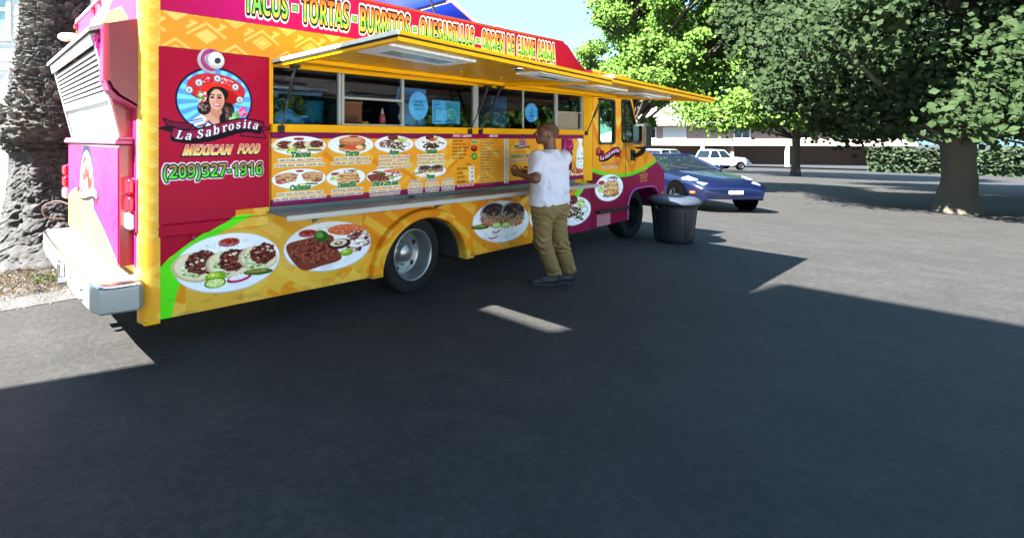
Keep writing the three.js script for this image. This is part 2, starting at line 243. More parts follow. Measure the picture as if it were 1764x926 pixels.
// the scroll under the emblem with the name on it; mapped from a unit frame
function scroll(c, T, small) {
  const P = (list) => list.map(([u, v]) => T(u, v)), k = Math.abs(T(1460, 0)[0] - T(0, 0)[0]), lw = .0085 * k;
  const fillS = (list, f) => { c.beginPath(); P(list).forEach((p, i) => i ? c.lineTo(...p) : c.moveTo(...p)); c.closePath(); c.fillStyle = f; c.fill(); c.strokeStyle = '#160a10'; c.lineWidth = lw; c.lineJoin = 'round'; c.stroke(); };
  fillS([[110, 98], [230, 140], [430, 160], [480, 175], [430, 230], [300, 240], [230, 268], [55, 220], [165, 195]], '#6d1230'); fillS([[55, 220], [165, 195], [250, 205], [230, 268]], '#1a1016');
  fillS([[1330, 190], [1420, 228], [1330, 250], [1370, 345], [1060, 315], [1060, 260]], '#8d1436');
  c.lineJoin = 'round';
  const body = P([[240, 205], [330, 240], [500, 232], [700, 190], [900, 130], [1050, 103], [1200, 112], [1338, 150], [1320, 230], [1290, 285], [1160, 262], [1020, 280], [850, 335], [640, 385], [430, 400], [290, 385], [208, 350]]);
  curve(c, body); c.fillStyle = '#160c12'; c.fill(); c.strokeStyle = '#160a10'; c.lineWidth = lw; c.stroke();
  curve(c, P([[248, 216], [330, 250], [500, 244], [700, 202], [900, 142], [1050, 113], [1200, 122], [1326, 156], [1316, 200], [1160, 205], [900, 235], [640, 315], [400, 345], [225, 320]])); c.fillStyle = '#8f1640'; c.fill();
  const letters = [['L', 255, 345], ['a', 370, 360], ['S', 520, 345], ['a', 625, 328], ['b', 720, 305], ['r', 835, 272], ['o', 905, 255], ['s', 1000, 232], ['i', 1082, 222], ['t', 1130, 222], ['a', 1195, 226]];
  const rot = [-.1, -.05, .12, .2, .25, .28, .26, .2, .12, .0, -.12];
  letters.forEach(([ch, u, v], i) => { const [x, y] = T(u, v), s = /[LSb]/.test(ch) ? 1 : 1; txt(c, ch, x, y, 0, k * .066 * s, { font: 'bold 100px serif', fill: '#f4f1f6', skew: .28, rot: rot[i], strokes: small ? [] : [['#150a12', 12, 3, 4]] }); });
}
// -- the long side of the wrap
const SIDE = canvasM(1.0, .27, 8.72, 2.66, 234.8);
{
  const c = SIDE;
  c.fillStyle = '#a00a30'; c.fillRect(1, .2, 9, 3);
  // top sign
  const g = c.createLinearGradient(1, 0, 6.9, 0); for (const [t, k] of [[0, '#a80e3c'], [.12, '#ac1160'], [.25, '#ae1156'], [.4, '#a0123c'], [.6, '#821030'], [.8, '#760e2a'], [.9, '#800e2c'], [1, '#720a26']]) g.addColorStop(t, k);
  c.fillStyle = g; c.fillRect(1, 2.495, 7.2, .45);
  const words = [['TACOS', 1.766, 2.165], ['-', 2.21, 2.25], ['TORTAS', 2.29, 2.80], ['-', 2.84, 2.88], ['BURRITOS', 2.915, 3.555], ['-', 3.60, 3.645], ['QUESADILLAS', 3.69, 4.53], ['-', 4.575, 4.63], ['ORDEN', 4.665, 5.085], ['DE', 5.13, 5.27], ['CARNE', 5.32, 5.705], ['ASADA', 5.75, 6.15]];
  for (const [w, a, b] of words) {
    if (w === '-') { c.fillStyle = '#fff'; c.fillRect(a - .018, 2.636, b - a + .036, .076); c.fillStyle = '#171720'; c.fillRect(a - .008, 2.645, b - a + .016, .058); c.fillStyle = '#5fd04a'; c.fillRect(a, 2.653, b - a, .042); continue; }
    txt(c, w, a, 2.572, b - a, .222, { fill: ['#e2532a', '#e8802e', '#9ad24a', '#62cf52', '#e6dc3a'], strokes: [['#f6eff2', 26], ['#1a1c26', 15], ['#1a1c26', 10, 2, 3]] });
  }
  // yellow woven band below it
  weave(c, 1.0, 2.235, 7.2, 2.495, .115, '#e08a28', '#d9b45c', '#dfa644', 3);
  // logo panel
  c.fillStyle = '#9e0828'; c.fillRect(1.0, .97, 1.0, 1.265);
  const pg = c.createRadialGradient(1.5, 1.45, .05, 1.5, 1.5, .7); pg.addColorStop(0, 'rgba(172,12,52,.8)'); pg.addColorStop(1, 'rgba(176,15,56,0)'); c.fillStyle = pg; c.fillRect(1.0, .97, 1.0, 1.265);
  emblem(c, 1.527, 1.868, .305, .25);
  const T = (u, v) => { const s = u / 1460, t = .004077 + .00046 * s + .00017 * s * s; return [1.077 + .804 * s + .137 * s * s, 1.58 + (239 - 190 - v / 7.122) * t]; };
  scroll(c, T);
  txt(c, 'MEXICAN', 1.27, 1.462, .38, .072, { fill: ['#d83a28', '#ef8a2c', '#f2dc3a'], skew: .35, strokes: [['#15121c', 22, -4, 6], ['#f0ead8', 9]] });
  txt(c, 'FOOD', 1.70, 1.466, .19, .072, { fill: ['#d83a28', '#ef8a2c', '#f2dc3a'], skew: .3, strokes: [['#15121c', 22, -4, 6], ['#f0ead8', 9]] });
  txt(c, '(209)327-1916', 1.135, 1.293, .79, .10, { fill: ['#b8703a', '#8f8a48', '#54d83c', '#5fe23c'], strokes: [['#f4eef4', 24, -2, 0], ['#141a1a', 14], ['#141a1a', 8, 3, 3]] });
  // skirt
  ribbons(c, 1.0, .2, 7.2, 1.03, '#d98a1c', ['#dca936', '#e2b548', '#d8a02e', '#d07e16', '#deaf3e'], 12, .16);
  ribbons(c, 1.3, .27, 2.95, .99, '#d8a63a', ['#dcae46', '#d8a63a', '#d69a2a', '#dfb450'], 51, .2);
  ribbons(c, 1.75, .27, 3.1, .52, '#dfae3c', ['#e0921f', '#e2a430', '#e4b848'], 5, .12);
  poly(c, [[.9, .2], [1.1, .64], [1.18, .73], [1.3, .79], [1.43, .87], [1.56, .93], [1.69, .975], [1.69, 1.05], [.9, 1.05]], '#9e0a2c');
  c.beginPath(); c.moveTo(1.0, .27); c.lineTo(1.0, .55); c.quadraticCurveTo(1.16, .74, 1.43, .873); c.quadraticCurveTo(1.56, .93, 1.69, .985); c.lineTo(1.86, .985); c.quadraticCurveTo(1.5, .88, 1.33, .66); c.quadraticCurveTo(1.22, .48, 1.2, .27); c.closePath(); c.fillStyle = '#58d81e'; c.fill();
  food(c, 'tacos', 1.65, .628, .435, .226, -.03, 21); food(c, 'asada', 2.585, .637, .468, .218, -.05, 22); food(c, 'papas', 5.04, .615, .535, .245, -.06, 23); food(c, 'quesadilla', 5.98, .60, .40, .21, 0, 24);
  c.beginPath(); c.moveTo(6.98, 1.05); c.quadraticCurveTo(6.86, .78, 6.45, .70); c.lineTo(6.3, .27); c.lineTo(7.15, .27); c.lineTo(7.15, 1.05); c.closePath(); c.fillStyle = '#7e1440'; c.fill();
  c.beginPath(); c.moveTo(6.98, 1.05); c.quadraticCurveTo(6.84, .78, 6.45, .70); c.lineTo(6.4, .75); c.quadraticCurveTo(6.74, .83, 6.82, 1.05); c.closePath(); c.fillStyle = '#6fd23c'; c.fill();
  food(c, 'sopes', 6.62, .603, .43, .195, 0, 25);
  // cab
  ribbons(c, 7.1, 1.0, 9.7, 2.6, '#e0931e', ['#dda035', '#d8b048', '#d7a83c', '#cc7a1c', '#d98a24'], 31, .2);
  for (const [cx, cy] of [[7.3, 1.62], [7.85, 1.3], [7.85, 1.75], [8.3, 1.55], [8.75, 1.35], [8.3, 1.2], [7.5, 2.2], [8.05, 2.3]]) { c.strokeStyle = '#d07a16'; c.lineWidth = .09; c.lineJoin = 'miter'; c.beginPath(); c.moveTo(cx - .24, cy + .2); c.lineTo(cx, cy - .12); c.lineTo(cx + .24, cy + .2); c.stroke(); c.strokeStyle = '#dcb850'; c.lineWidth = .05; c.beginPath(); c.moveTo(cx - .24, cy + .36); c.lineTo(cx, cy + .04); c.lineTo(cx + .24, cy + .36); c.stroke(); }
  c.beginPath(); c.moveTo(7.05, 1.16); c.quadraticCurveTo(7.7, .98, 8.3, 1.045); c.quadraticCurveTo(8.8, 1.1, 9.14, 1.225); c.lineTo(9.75, 1.5); c.lineTo(9.75, .2); c.lineTo(7.05, .2); c.closePath(); c.fillStyle = '#8b1546'; c.fill(); c.save(); c.clip();
  const cg = c.createLinearGradient(7.1, 0, 9.6, 0); cg.addColorStop(0, '#741030'); cg.addColorStop(.4, '#7e1238'); cg.addColorStop(1, '#8a1a42'); c.fillStyle = cg; c.fillRect(7.05, .2, 2.7, 1.3); c.restore();
  c.strokeStyle = '#62c622'; c.lineWidth = .055; c.beginPath(); c.moveTo(7.05, 1.15); c.quadraticCurveTo(7.7, .985, 8.3, 1.04); c.quadraticCurveTo(8.8, 1.1, 9.16, 1.23); c.lineTo(9.6, 1.42); c.stroke();
  food(c, 'quesadilla', 7.585, .862, .42, .197, 0, 26);
  const T2 = (u, v) => [7.16 + u / 1460 * .82, 1.50 - v / 1460 * .82 * 1.15 + u / 1460 * .03];
  scroll(c, T2, true); ell(c, 7.27, 1.40, .075, .06, '#2a1a20'); ell(c, 7.275, 1.405, .045, .045, '#c8402e');
  txt(c, 'MEXICAN FOOD', 7.36, 1.192, .5, .035, { fill: '#a02a4c', skew: .3, strokes: [['#e6c06a', 8]] }); txt(c, 'Events Available', 7.36, 1.145, .48, .03, { font: 'bold 100px serif', fill: '#1a1416', skew: .3, strokes: [['#efe6cc', 12]] });
  ['La Sabrosita', 'Tacos &', 'Catering Lodi', '209 327 1916', 'Lodi, CA 95240'].forEach((s, i) => txt(c, s, 8.69, 1.085 - i * .047, [.3, .17, .3, .24, .24][i], .028, { font: 'bold 100px serif', fill: '#d9b53a', align: 'center' }));
  // scuffs and seams of the film
  const r = rng(77); for (let i = 0; i < 240; i++) { c.strokeStyle = `rgba(${r() < .5 ? '60,30,30' : '255,240,230'},${.04 + .08 * r()})`; c.lineWidth = .002 + .003 * r(); const x = 1 + 8.6 * r(), y = .3 + 1.2 * r(); c.beginPath(); c.moveTo(x, y); c.lineTo(x + .25 * (r() - .3), y + .04 * (r() - .5)); c.stroke(); }
  for (let i = 0; i < 130; i++) { const x = 1 + 8.6 * r(), y = .3 + .22 * r() * r(); ell(c, x, y, .02 + .05 * r(), .008 + .02 * r(), `rgba(60,44,30,${.05 + .08 * r()})`); }
}
M.side = SIDE.mat();
// -- the menu board
const MENU = canvasM(2.0, 1.03, 4.98, .61, 411);
{
  const c = MENU; ribbons(c, 2, 1.0, 7, 1.7, '#e29a26', ['#e0b23c', '#e4b94a', '#dd8f1e', '#e2a634', '#d8841c'], 41, .09);
  const band = (y0, y1) => { const g = c.createLinearGradient(2, 0, 7, 0); for (let i = 0; i <= 10; i++) g.addColorStop(i / 10, ['#7a1450', '#6a1248', '#84183e'][i % 3]); c.fillStyle = g; c.fillRect(2, y0, 5, y1 - y0); };
  band(1.583, 1.65); band(1.0, 1.085);
  const title = (s, x, y, w) => txt(c, s, x - w / 2, y, w, .042, { font: 'bold 100px serif', skew: .3, fill: ['#2f8a2a', '#3fae34'], strokes: [['#f2efe2', 26], ['#12301a', 14]] });
  const desc = (lines, x, y, w, h = .017) => lines.forEach((s, i) => { const yy = y - i * h * 2.05, k = w * (.86 + .14 * ((s.length * 7) % 10) / 10); c.fillStyle = 'rgba(240,236,222,.85)'; c.fillRect(x - k / 2 - .006, yy - .005, k + .012, h * 1.6); txt(c, s, x - k / 2, yy, k, h, { fill: '#1d2a3a' }); });
  food(c, 'tacos', 2.268, 1.522, .268, .083, 0, 1); title('Tacos', 2.275, 1.428, .2); desc(['CARNE OPCIONAL, CEBOLLA, CILANTRO, SALSA', 'OPTIONAL MEAT, ONION, CILANTRO, SALSA'], 2.275, 1.392, .49, .02);
  food(c, 'torta', 2.815, 1.526, .262, .087, 0, 2); title('Torta', 2.82, 1.428, .16); desc(['CARNE OPCIONAL, CEBOLLA, TOMATE, LECHUGA', 'OPTIONAL MEAT, ONION, TOMATO, LETTUCE'], 2.82, 1.392, .45, .019);
  food(c, 'sopes', 3.34, 1.528, .254, .083, 0, 3); title('Sope', 3.33, 1.432, .12); desc(['CARNE OPCIONAL, FRIJOL, CEBOLLA, LECHUGA', 'QUESO Y CREMA', 'OPTIONAL MEAT, BEANS, ONION, LETTUCE', 'CHEESE AND SOUR CREAM'], 3.34, 1.402, .45, .0165);
  food(c, 'tostadas', 3.845, 1.53, .24, .083, 0, 4); title('Tostadas', 3.84, 1.434, .17); desc(['CARNE OPCIONAL, FRIJOL, CEBOLLA', 'LECHUGA, QUESO Y CREMA', 'OPTIONAL MEAT, BEANS, ONION', 'LETTUCE, CHEESE AND CREAM'], 3.84, 1.402, .4, .0165);
  food(c, 'halves', 2.268, 1.245, .266, .085, 0, 5); title('Cubana', 2.27, 1.15, .21); desc(['JAMON, QUESO, SALCHICHA, CEBOLLA, TOMATE', 'HAM, CHEESE, SAUSAGE, ONION, TOMATO, LETTUCE'], 2.28, 1.112, .52, .0185);
  food(c, 'quesadilla', 2.757, 1.235, .22, .083, 0, 6); title('Quesadilla', 2.76, 1.148, .21); desc(['CARNE OPCIONAL, QUESO MOZZARELLA', 'OPTIONAL MEAT, MOZZARELLA CHEESE'], 2.77, 1.112, .38, .0185);
  food(c, 'asada', 3.212, 1.226, .224, .072, 0, 7); title('Orden de Carne Asada', 3.22, 1.138, .33); desc(['CARNE ASADA, ARROZ, FRIJOL, CEBOLLA', 'CHILE, LIMON Y TORTILLAS', 'STEAK, RICE, BEANS, ONION', 'PEPPER, LIME AND TORTILLAS'], 3.22, 1.11, .4, .0155);
  food(c, 'papas', 3.835, 1.25, .235, .066, 0, 8); title('Papas', 3.83, 1.175, .12);
  for (const [x, n] of [[3.62, 'BURRITO'], [3.86, 'SUPER BURRITO'], [4.10, 'NACHOS']]) { txt(c, n, x - .08, 1.145, .16, .018, { fill: '#2a3a8a', strokes: [['#f0ecdc', 16]] }); desc(['CARNE, ARROZ, FRIJOL', 'CEBOLLA, CILANTRO', 'MEAT, RICE, BEANS', 'ONION, CILANTRO'], x, 1.118, .2, .0135); }
  txt(c, 'Meat / Carnes', 4.17, 1.602, .30, .036, { font: 'bold 100px serif', skew: .3, fill: '#f6f0f2' }); txt(c, 'Menu', 4.78, 1.602, .16, .036, { font: 'bold 100px serif', skew: .3, fill: '#f6f0f2' });
  ['ASADA: BEEF', 'AL PASTOR: PORK', 'LENGUA: BEEF TONGUE', 'CABEZA: BEEF HEAD', 'TRIPAS: BEEF TRIPE', 'POLLO: CHICKEN'].forEach((s, i) => txt(c, s, 4.165, 1.548 - i * .037, [.17, .21, .26, .23, .23, .18][i], .022, { fill: '#1c1a20' }));
  txt(c, 'Salsa', 4.47, 1.53, .1, .036, { font: 'bold 100px serif', skew: .3, fill: '#3fae34', strokes: [['#eef2dc', 22], ['#14301a', 10]] }); ell(c, 4.52, 1.475, .055, .034, '#2a1a18'); heap(c, rng(5), 4.52, 1.485, .045, .022, ['#c8402a', '#a82a1c', '#e0603a'], 60, .008); ell(c, 4.525, 1.385, .05, .038, '#2a6a24'); ell(c, 4.525, 1.385, .034, .026, '#6fbf3c');
  txt(c, 'EXTRA', 4.38, 1.292, .08, .02, { fill: '#1c1a20' });
  ['SOUR CREAM', 'CHEESE', 'AVOCADO', 'EXTRA MEAT'].forEach((s, i) => { txt(c, s, 4.235, 1.245 - i * .045, [.17, .1, .13, .15][i], .024, { fill: '#1c1a20' }); c.fillStyle = '#ece9dc'; c.fillRect(4.43, 1.238 - i * .045, .095, .041); txt(c, '1.00', 4.448, 1.248 - i * .045, .06, .022, { fill: '#20222c' }); });
  txt(c, 'RICE AND BEANS 3.00', 4.24, 1.063 , .28, .02, { fill: '#e6dcd8' }); txt(c, 'ORDER OF TORTILLAS', 4.24, 1.10, .28, .02, { fill: '#1c1a20' });
  ['TACOS', 'TACO FAMILY COMBO', 'TACO SUPREME', 'BURRITO', 'BURRITO COMBO MEXICANO', 'BURRITO SUPREME', 'JUICY BURRITO', 'WET BURRITO', 'TORTA', 'QUESADILLA', 'TORTA CUBANA', 'SOPE', 'TOSTADA', 'ASADA FRIES', 'NACHOS', 'CARNE ASADA PLATE'].forEach((s, i) => { const y = 1.556 - i * .0325, w = Math.min(.32, s.length * .0145); txt(c, s, 4.63, y, w, .02, { fill: '#1c1a20', strokes: [['rgba(236,226,190,.5)', 10]] }); c.fillStyle = 'rgba(60,40,30,.55)'; c.fillRect(4.65 + w, y, .36 - w, .003); c.fillStyle = '#e9e7dc'; c.fillRect(5.06, y - .0075, .085, .031); txt(c, (2 + (i * 5) % 7) + '.50', 5.072, y, .06, .019, { fill: '#20222c' }); });
  emblem(c, 5.415, 1.527, .088, .055); scroll(c, (u, v) => [5.24 + u / 1460 * .34, 1.52 - v / 1460 * .34 * .62], true); txt(c, 'MEXICAN FOOD', 5.3, 1.415, .2, .016, { fill: '#8a5a1c' });
  txt(c, '(209)327-1916', 5.19, 1.352, .42, .036, { fill: ['#b8703a', '#54c83c'], strokes: [['#f0ece0', 22], ['#141a1a', 12]] }); txt(c, '#TACOS LASABROSITA', 5.17, 1.305, .44, .024, { fill: '#20222c', strokes: [['#e9e6d6', 18]] });
  // horchata jug with flowers
  c.fillStyle = '#5a1238'; c.fillRect(6.28, 1.1, .26, .48); const r = rng(8);
  heap(c, r, 6.46, 1.49, .13, .09, ['#c01868', '#8a1050', '#e04a90', '#4a0c34'], 190, .014); heap(c, r, 6.44, 1.4, .08, .06, ['#c01868', '#4a0c34', '#2c2a5a'], 70, .014);
  heap(c, r, 6.7, 1.13, .28, .035, ['#e9e6e2', '#cfd6dc'], 120, .014); heap(c, r, 6.72, 1.155, .2, .04, ['#a8201c', '#d0402c', '#7c1412', '#d8b048'], 140, .018);
  curve(c, [[6.68, 1.58], [6.76, 1.585], [6.82, 1.57], [6.79, 1.5], [6.85, 1.42], [6.87, 1.22], [6.82, 1.175], [6.7, 1.175], [6.64, 1.22], [6.66, 1.42], [6.71, 1.5]]); c.fillStyle = '#dde4de'; c.fill(); curve(c, [[6.73, 1.57], [6.78, 1.57], [6.77, 1.5], [6.81, 1.42], [6.82, 1.25], [6.72, 1.25], [6.72, 1.42], [6.75, 1.5]]); c.fillStyle = '#f2f2ea'; c.fill();
  txt(c, 'HORCHATA', 6.665, 1.298, .19, .026, { fill: '#1a1a20' }); txt(c, 'FRESCA', 6.72, 1.262, .08, .012, { fill: '#444' }); ell(c, 6.79, 1.375, .02, .009, '#3a4a6a');
}
M.menu = MENU.mat({ roughness: .3 });
// -- the rear of the wrap (u runs along z, v up)
const REAR = canvasM(-2.75, .5, 2.85, 2.5, 200);
{
  const c = REAR; c.fillStyle = '#d6248c'; c.fillRect(-3, 0, 4, 4);
  const g = c.createLinearGradient(0, .6, 0, 2.9); g.addColorStop(0, '#a81c54'); g.addColorStop(.5, '#b02456'); g.addColorStop(1, '#b83a70'); c.fillStyle = g; c.fillRect(-3, 0, 4, 4);
  // top lettering panel
  poly(c, [[-2.45, 2.36], [-1.75, 2.74], [-.6, 2.62], [-.4, 2.5], [-.5, 2.36]], '#b8963c'); curve(c, [[-2.1, 2.42], [-1.7, 2.66], [-1.0, 2.86], [-.75, 2.82], [-1.4, 2.56], [-1.95, 2.36]]); c.fillStyle = '#f2eef2'; c.fill(); c.strokeStyle = '#8a9a9a'; c.lineWidth = .02; c.stroke(); ell(c, -1.25, 2.74, .18, .09, '#9a9ae0'); 
  // door artwork
  weave(c, -2.45, .6, -.2, 1.52, .3, '#b0246c', '#a01c60', '#cf7aa8', 6); ell(c, -1.42, 1.12, .34, .42, '#10142e'); emblem(c, -1.42, 1.1, .33, .4);
  c.beginPath(); c.moveTo(-2.5, .6); c.lineTo(-2.5, .95); c.quadraticCurveTo(-1.9, 1.2, -1.4, 1.06); c.quadraticCurveTo(-.6, .86, -.15, .62); c.lineTo(-.15, .4); c.lineTo(-2.5, .4); c.closePath(); c.fillStyle = '#d8a848'; c.fill();
  scroll(c, (u, v) => [-1.95 + u / 1460 * 1.1, 1.18 - v / 1460 * .6], false);
  ['Mexican Food', 'Tacos', '(209) 327', '1916'].forEach((s, i) => txt(c, s, -1.42, .90 - i * .06, .42 - i * .05, .04, { align: 'center', fill: '#b0305a' }));
}
M.rear = REAR.mat({ roughness: .42 });
const TRIM = canvasM(0, .2, .5, 2.8, 220);
{ weave(TRIM, -.2, .85, .7, 3.0, .05, '#d4a038', '#ddb450', '#d8aa44', 9); ribbons(TRIM, -.2, .2, .7, .85, '#e0a030', ['#e6b84a', '#e8a62e'], 3, .1); }
M.trim = TRIM.mat({ roughness: .4 });

// ---------------------------------------------------------------- the food truck: x runs forward, its serving side is z = 0
// eight corners: bottom four then top four, counter-clockwise seen from above
function hexa(p) {
  const f = [[0, 1, 2, 3], [7, 6, 5, 4], [0, 4, 5, 1], [1, 5, 6, 2], [2, 6, 7, 3], [3, 7, 4, 0]], pos = [], uv = [];
  for (const [a, b, c, d] of f) for (const [i, u, v] of [[a, 0, 0], [b, 1, 0], [c, 1, 1], [a, 0, 0], [c, 1, 1], [d, 0, 1]]) { pos.push(...p[i]); uv.push(u, v); }
  const g = new THREE.BufferGeometry(); g.setAttribute('position', new THREE.Float32BufferAttribute(pos, 3)); g.setAttribute('uv', new THREE.Float32BufferAttribute(uv, 2)); g.computeVertexNormals(); return g;
}
const truck = thing('food_truck', 'magenta and yellow taco truck with raised awnings over its serving windows', 'food truck');
const BACK = -2.65;
{
  // -- side panels
  part(truck, 'sign_panel', sheet([[1.106, 2.495], [6.96, 2.495], [6.9, 2.545], [6.741, 2.622], [6.563, 2.75], [6.46, 2.825], [6.33, 2.858], [1.106, 2.87]], [], 0, .05, .006), M.side);
  part(truck, 'band_panel', sheet(rect(1.106, 2.237, 7.06, 2.493), [], .004, .05, .004), M.side);
  part(truck, 'logo_panel', sheet(rect(1.106, .97, 1.985, 2.234), [], .008, .05, .005), M.side);
  part(truck, 'rub_rail', sheet(rect(1.108, .886, 1.967, .966), [], .03, .06, .006), M.side);
  const AX = 3.745, arch = []; for (let i = 0; i <= 28; i++) { const a = Math.PI - Math.PI * i / 28; arch.push([AX + .60 * Math.cos(a), .285 + .505 * Math.sin(a)]); }
  part(truck, 'skirt_panel', sheet([[1.108, .30], ...arch, [6.47, .30], [6.47, .985], [1.108, .985]], [], 0, .05, .005), M.side);
  part(truck, 'locker_door', sheet(rect(6.478, .305, 7.062, .985), [], .002, .05, .005), M.side);
  const fl = []; for (let i = 0; i <= 32; i++) { const a = Math.PI - Math.PI * i / 32; fl.push([AX + .715 * Math.cos(a), .285 + .592 * Math.sin(a)]); } for (let i = 0; i <= 32; i++) { const a = Math.PI * i / 32; fl.push([AX + .595 * Math.cos(a), .285 + .5 * Math.sin(a)]); }
  part(truck, 'arch_flare', sheet(fl, [], .075, .09, .022), M.side);
  part(truck, 'corner_trim', (() => { const g = new THREE.CylinderGeometry(.118, .118, 2.62, 20, 1, true, Math.PI * 1.48, Math.PI * .54).translate(1.112, 1.59, -.112); const p = g.attributes.position, uv = g.attributes.uv; for (let i = 0; i < p.count; i++) uv.setXY(i, .05 + uv.getX(i) * .2, p.getY(i)); return g; })(), M.trim);
  part(truck, 'corner_trim', new THREE.CylinderGeometry(.118, .118, 2.62, 12, 1, true, Math.PI * .98, Math.PI * .54).translate(1.112, 1.59, BACK + .112), M.yellow);
  part(truck, 'trim_cap', box(1.01, 1.12, .275, .30, -.11, .004, .008), M.yellow);
  // -- the far side, roof, floor and rear
  part(truck, 'far_side_panel', [box(1.106, 7.06, .3, 2.87, BACK, BACK + .05)], M.magenta);
  part(truck, 'roof', [strip([[6.96, 2.5], [6.90, 2.55], [6.741, 2.626], [6.563, 2.754], [6.46, 2.829], [6.33, 2.866], [1.05, 2.884], [1.0, 2.84]].reverse(), BACK + .02, -.02, .03)], M.magenta);
  parts(truck, 'roof_rail', [bar([1.05, 2.868, .004], [6.34, 2.857, .004], .013), bar([1.05, 2.868, BACK], [6.34, 2.857, BACK], .013)], M.red);
  { const r = rng(3), rv = []; for (let x = 1.2; x < 6.3; x += .11) rv.push(new THREE.SphereGeometry(.006, 6, 4).translate(x, 2.835, .003)); tag(part(truck, 'rivet', rv, M.magenta), null, null, null, 'stuff'); }
  part(truck, 'floor_pan', box(1.1, 7.0, .82, .9, BACK + .06, -.06), M.dark);
  part(truck, 'underbody', [box(1.25, 2.95, .42, .8, BACK + .2, -.3), box(2.9, 4.6, .4, .8, -1.9, -.75), box(4.6, 8.0, .42, .8, BACK + .2, -.45), box(1.2, 9.2, .46, .6, -1.75, -.95)], M.dark);
  parts(truck, 'axle', [bar([AX, .37, -2.3], [AX, .37, -.35], .06), bar([8.6, .37, -2.3], [8.6, .37, -.35], .05)], M.dark);
  part(truck, 'rear_wall', metreUV(box(1.0, 1.04, .5, 2.87, BACK + .1, -.1), 2, 1), M.rear);
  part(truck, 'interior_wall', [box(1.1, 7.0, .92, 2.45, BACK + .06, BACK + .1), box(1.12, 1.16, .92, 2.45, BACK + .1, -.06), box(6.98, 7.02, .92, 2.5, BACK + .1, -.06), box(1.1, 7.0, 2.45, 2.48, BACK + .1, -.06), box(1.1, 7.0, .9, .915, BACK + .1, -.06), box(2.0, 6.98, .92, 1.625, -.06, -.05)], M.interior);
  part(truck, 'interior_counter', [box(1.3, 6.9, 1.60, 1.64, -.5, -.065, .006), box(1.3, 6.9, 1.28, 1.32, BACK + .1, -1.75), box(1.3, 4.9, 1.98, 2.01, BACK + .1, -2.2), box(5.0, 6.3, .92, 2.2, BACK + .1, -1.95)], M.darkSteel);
  // -- serving windows
  part(truck, 'window_header', box(2.0, 6.98, 2.168, 2.236, -.05, .012, .004), M.yellow); part(truck, 'window_post', box(6.835, 7.06, 1.0, 2.24, -.05, .02, .006), M.yellow); part(truck, 'window_jamb', box(1.985, 2.02, 1.7, 2.24, -.05, .004), M.yellow);
  part(truck, 'window_sill', [box(2.0, 6.98, 1.634, 1.702, -.08, .03, .006)], M.yellow);
  const post = (x0, x1, y0 = 1.702, y1 = 2.168, z = .006) => part(truck, 'window_frame', [box(x0, x1, y0, y1, -.03, z, .004)], M.alu);
  post(2.678, 2.703); post(2.707, 2.736, 1.702, 2.168, .014); post(3.443, 3.474); post(4.525, 4.605); post(6.156, 6.21); post(6.806, 6.834);
  post(2.736, 3.443, 1.702, 1.718); post(2.736, 3.443, 1.94, 1.96, .012); post(6.21, 6.806, 1.702, 1.716); post(6.21, 6.806, 1.928, 1.944, .01);
  post(5.46, 5.49, 1.702, 2.168, -.012);
  const glaze = (x0, x1, y0, y1, m = M.tint, n = 'window_pane') => part(truck, n, new THREE.PlaneGeometry(x1 - x0, y1 - y0).translate((x0 + x1) / 2, (y0 + y1) / 2, -.014), m);
  glaze(2.02, 2.678, 1.702, 2.168); glaze(2.736, 3.443, 1.96, 2.168); glaze(3.474, 4.525, 1.702, 2.168); glaze(4.605, 5.46, 1.702, 2.168); glaze(5.49, 6.156, 1.702, 2.168); glaze(6.21, 6.806, 1.944, 2.168);
  part(truck, 'roller_blind', box(6.22, 6.80, 1.716, 1.93, -.05, -.046), std('#8e8572', .8));
  // -- menu board and counter
  part(truck, 'menu_board', sheet(rect(2.003, 1.032, 6.834, 1.631), [], .012, .03, .003), M.menu);
  part(truck, 'menu_backing', box(1.99, 6.98, .985, 1.634, -.05, -.02), M.yellow);
  const cs = group(truck, 'counter_shelf');
  part(cs, 'shelf_top', [box(1.955, 6.6, .984, .994, .0, .325, .003), box(1.99, 6.6, .994, 1.03, .013, .02)], M.steel); part(cs, 'shelf_lip', box(1.955, 6.6, .955, .998, .325, .342, .005), M.alu);
  part(cs, 'shelf_latch', [box(3.52, 3.58, 1.0, 1.02, .02, .05, .004)], M.darkSteel);
  for (const x of [2.4, 3.9, 5.4, 6.4]) part(cs, 'shelf_bracket', hexa([[x, .86, .0], [x + .03, .86, .0], [x + .03, .86, -.01], [x, .86, -.01], [x, .984, .26], [x + .03, .984, .26], [x + .03, .984, -.01], [x, .984, -.01]]), M.steel);
  // -- two awnings: a sheet on a frame, hinged on the header and held up by gas struts
  const ledWhite = std('#dfe6e4', .35), ledLens = std('#9fb3ac', .2);
  function awning(x0, x1, yl, yr, z1, fixtures, name) {
    const a = group(truck, 'awning'), hy = 2.207, h = z1 - .02;
    const P = (u, v, d) => [mix(x0, x1, u), mix(hy, mix(yl, yr, u), v) - d - .006 * Math.sin(Math.PI * u) * v, .02 + h * v];
    const slab = (u0, u1, v0, v1, d0, d1) => hexa([P(u0, v1, d1), P(u1, v1, d1), P(u1, v0, d1), P(u0, v0, d1), P(u0, v1, d0), P(u1, v1, d0), P(u1, v0, d0), P(u0, v0, d0)].map((p) => p));
    const w = x1 - x0, e = .04 / w, ez = .045 / h;
    const cells = []; for (let i = 0; i < 6; i++) cells.push(slab(i / 6, (i + 1) / 6, 0, 1, 0, .012)); part(a, 'awning_sheet', cells, M.yellow);
    part(a, 'awning_rim', [slab(0, e, 0, 1, .013, .046), slab(1 - e, 1, 0, 1, .013, .046), slab(e, 1 - e, 1 - ez, 1, .013, .046), slab(e, 1 - e, 0, ez, .013, .046), slab(e, 1 - e, .235, .235 + ez * .9, .013, .045)], M.yellow);
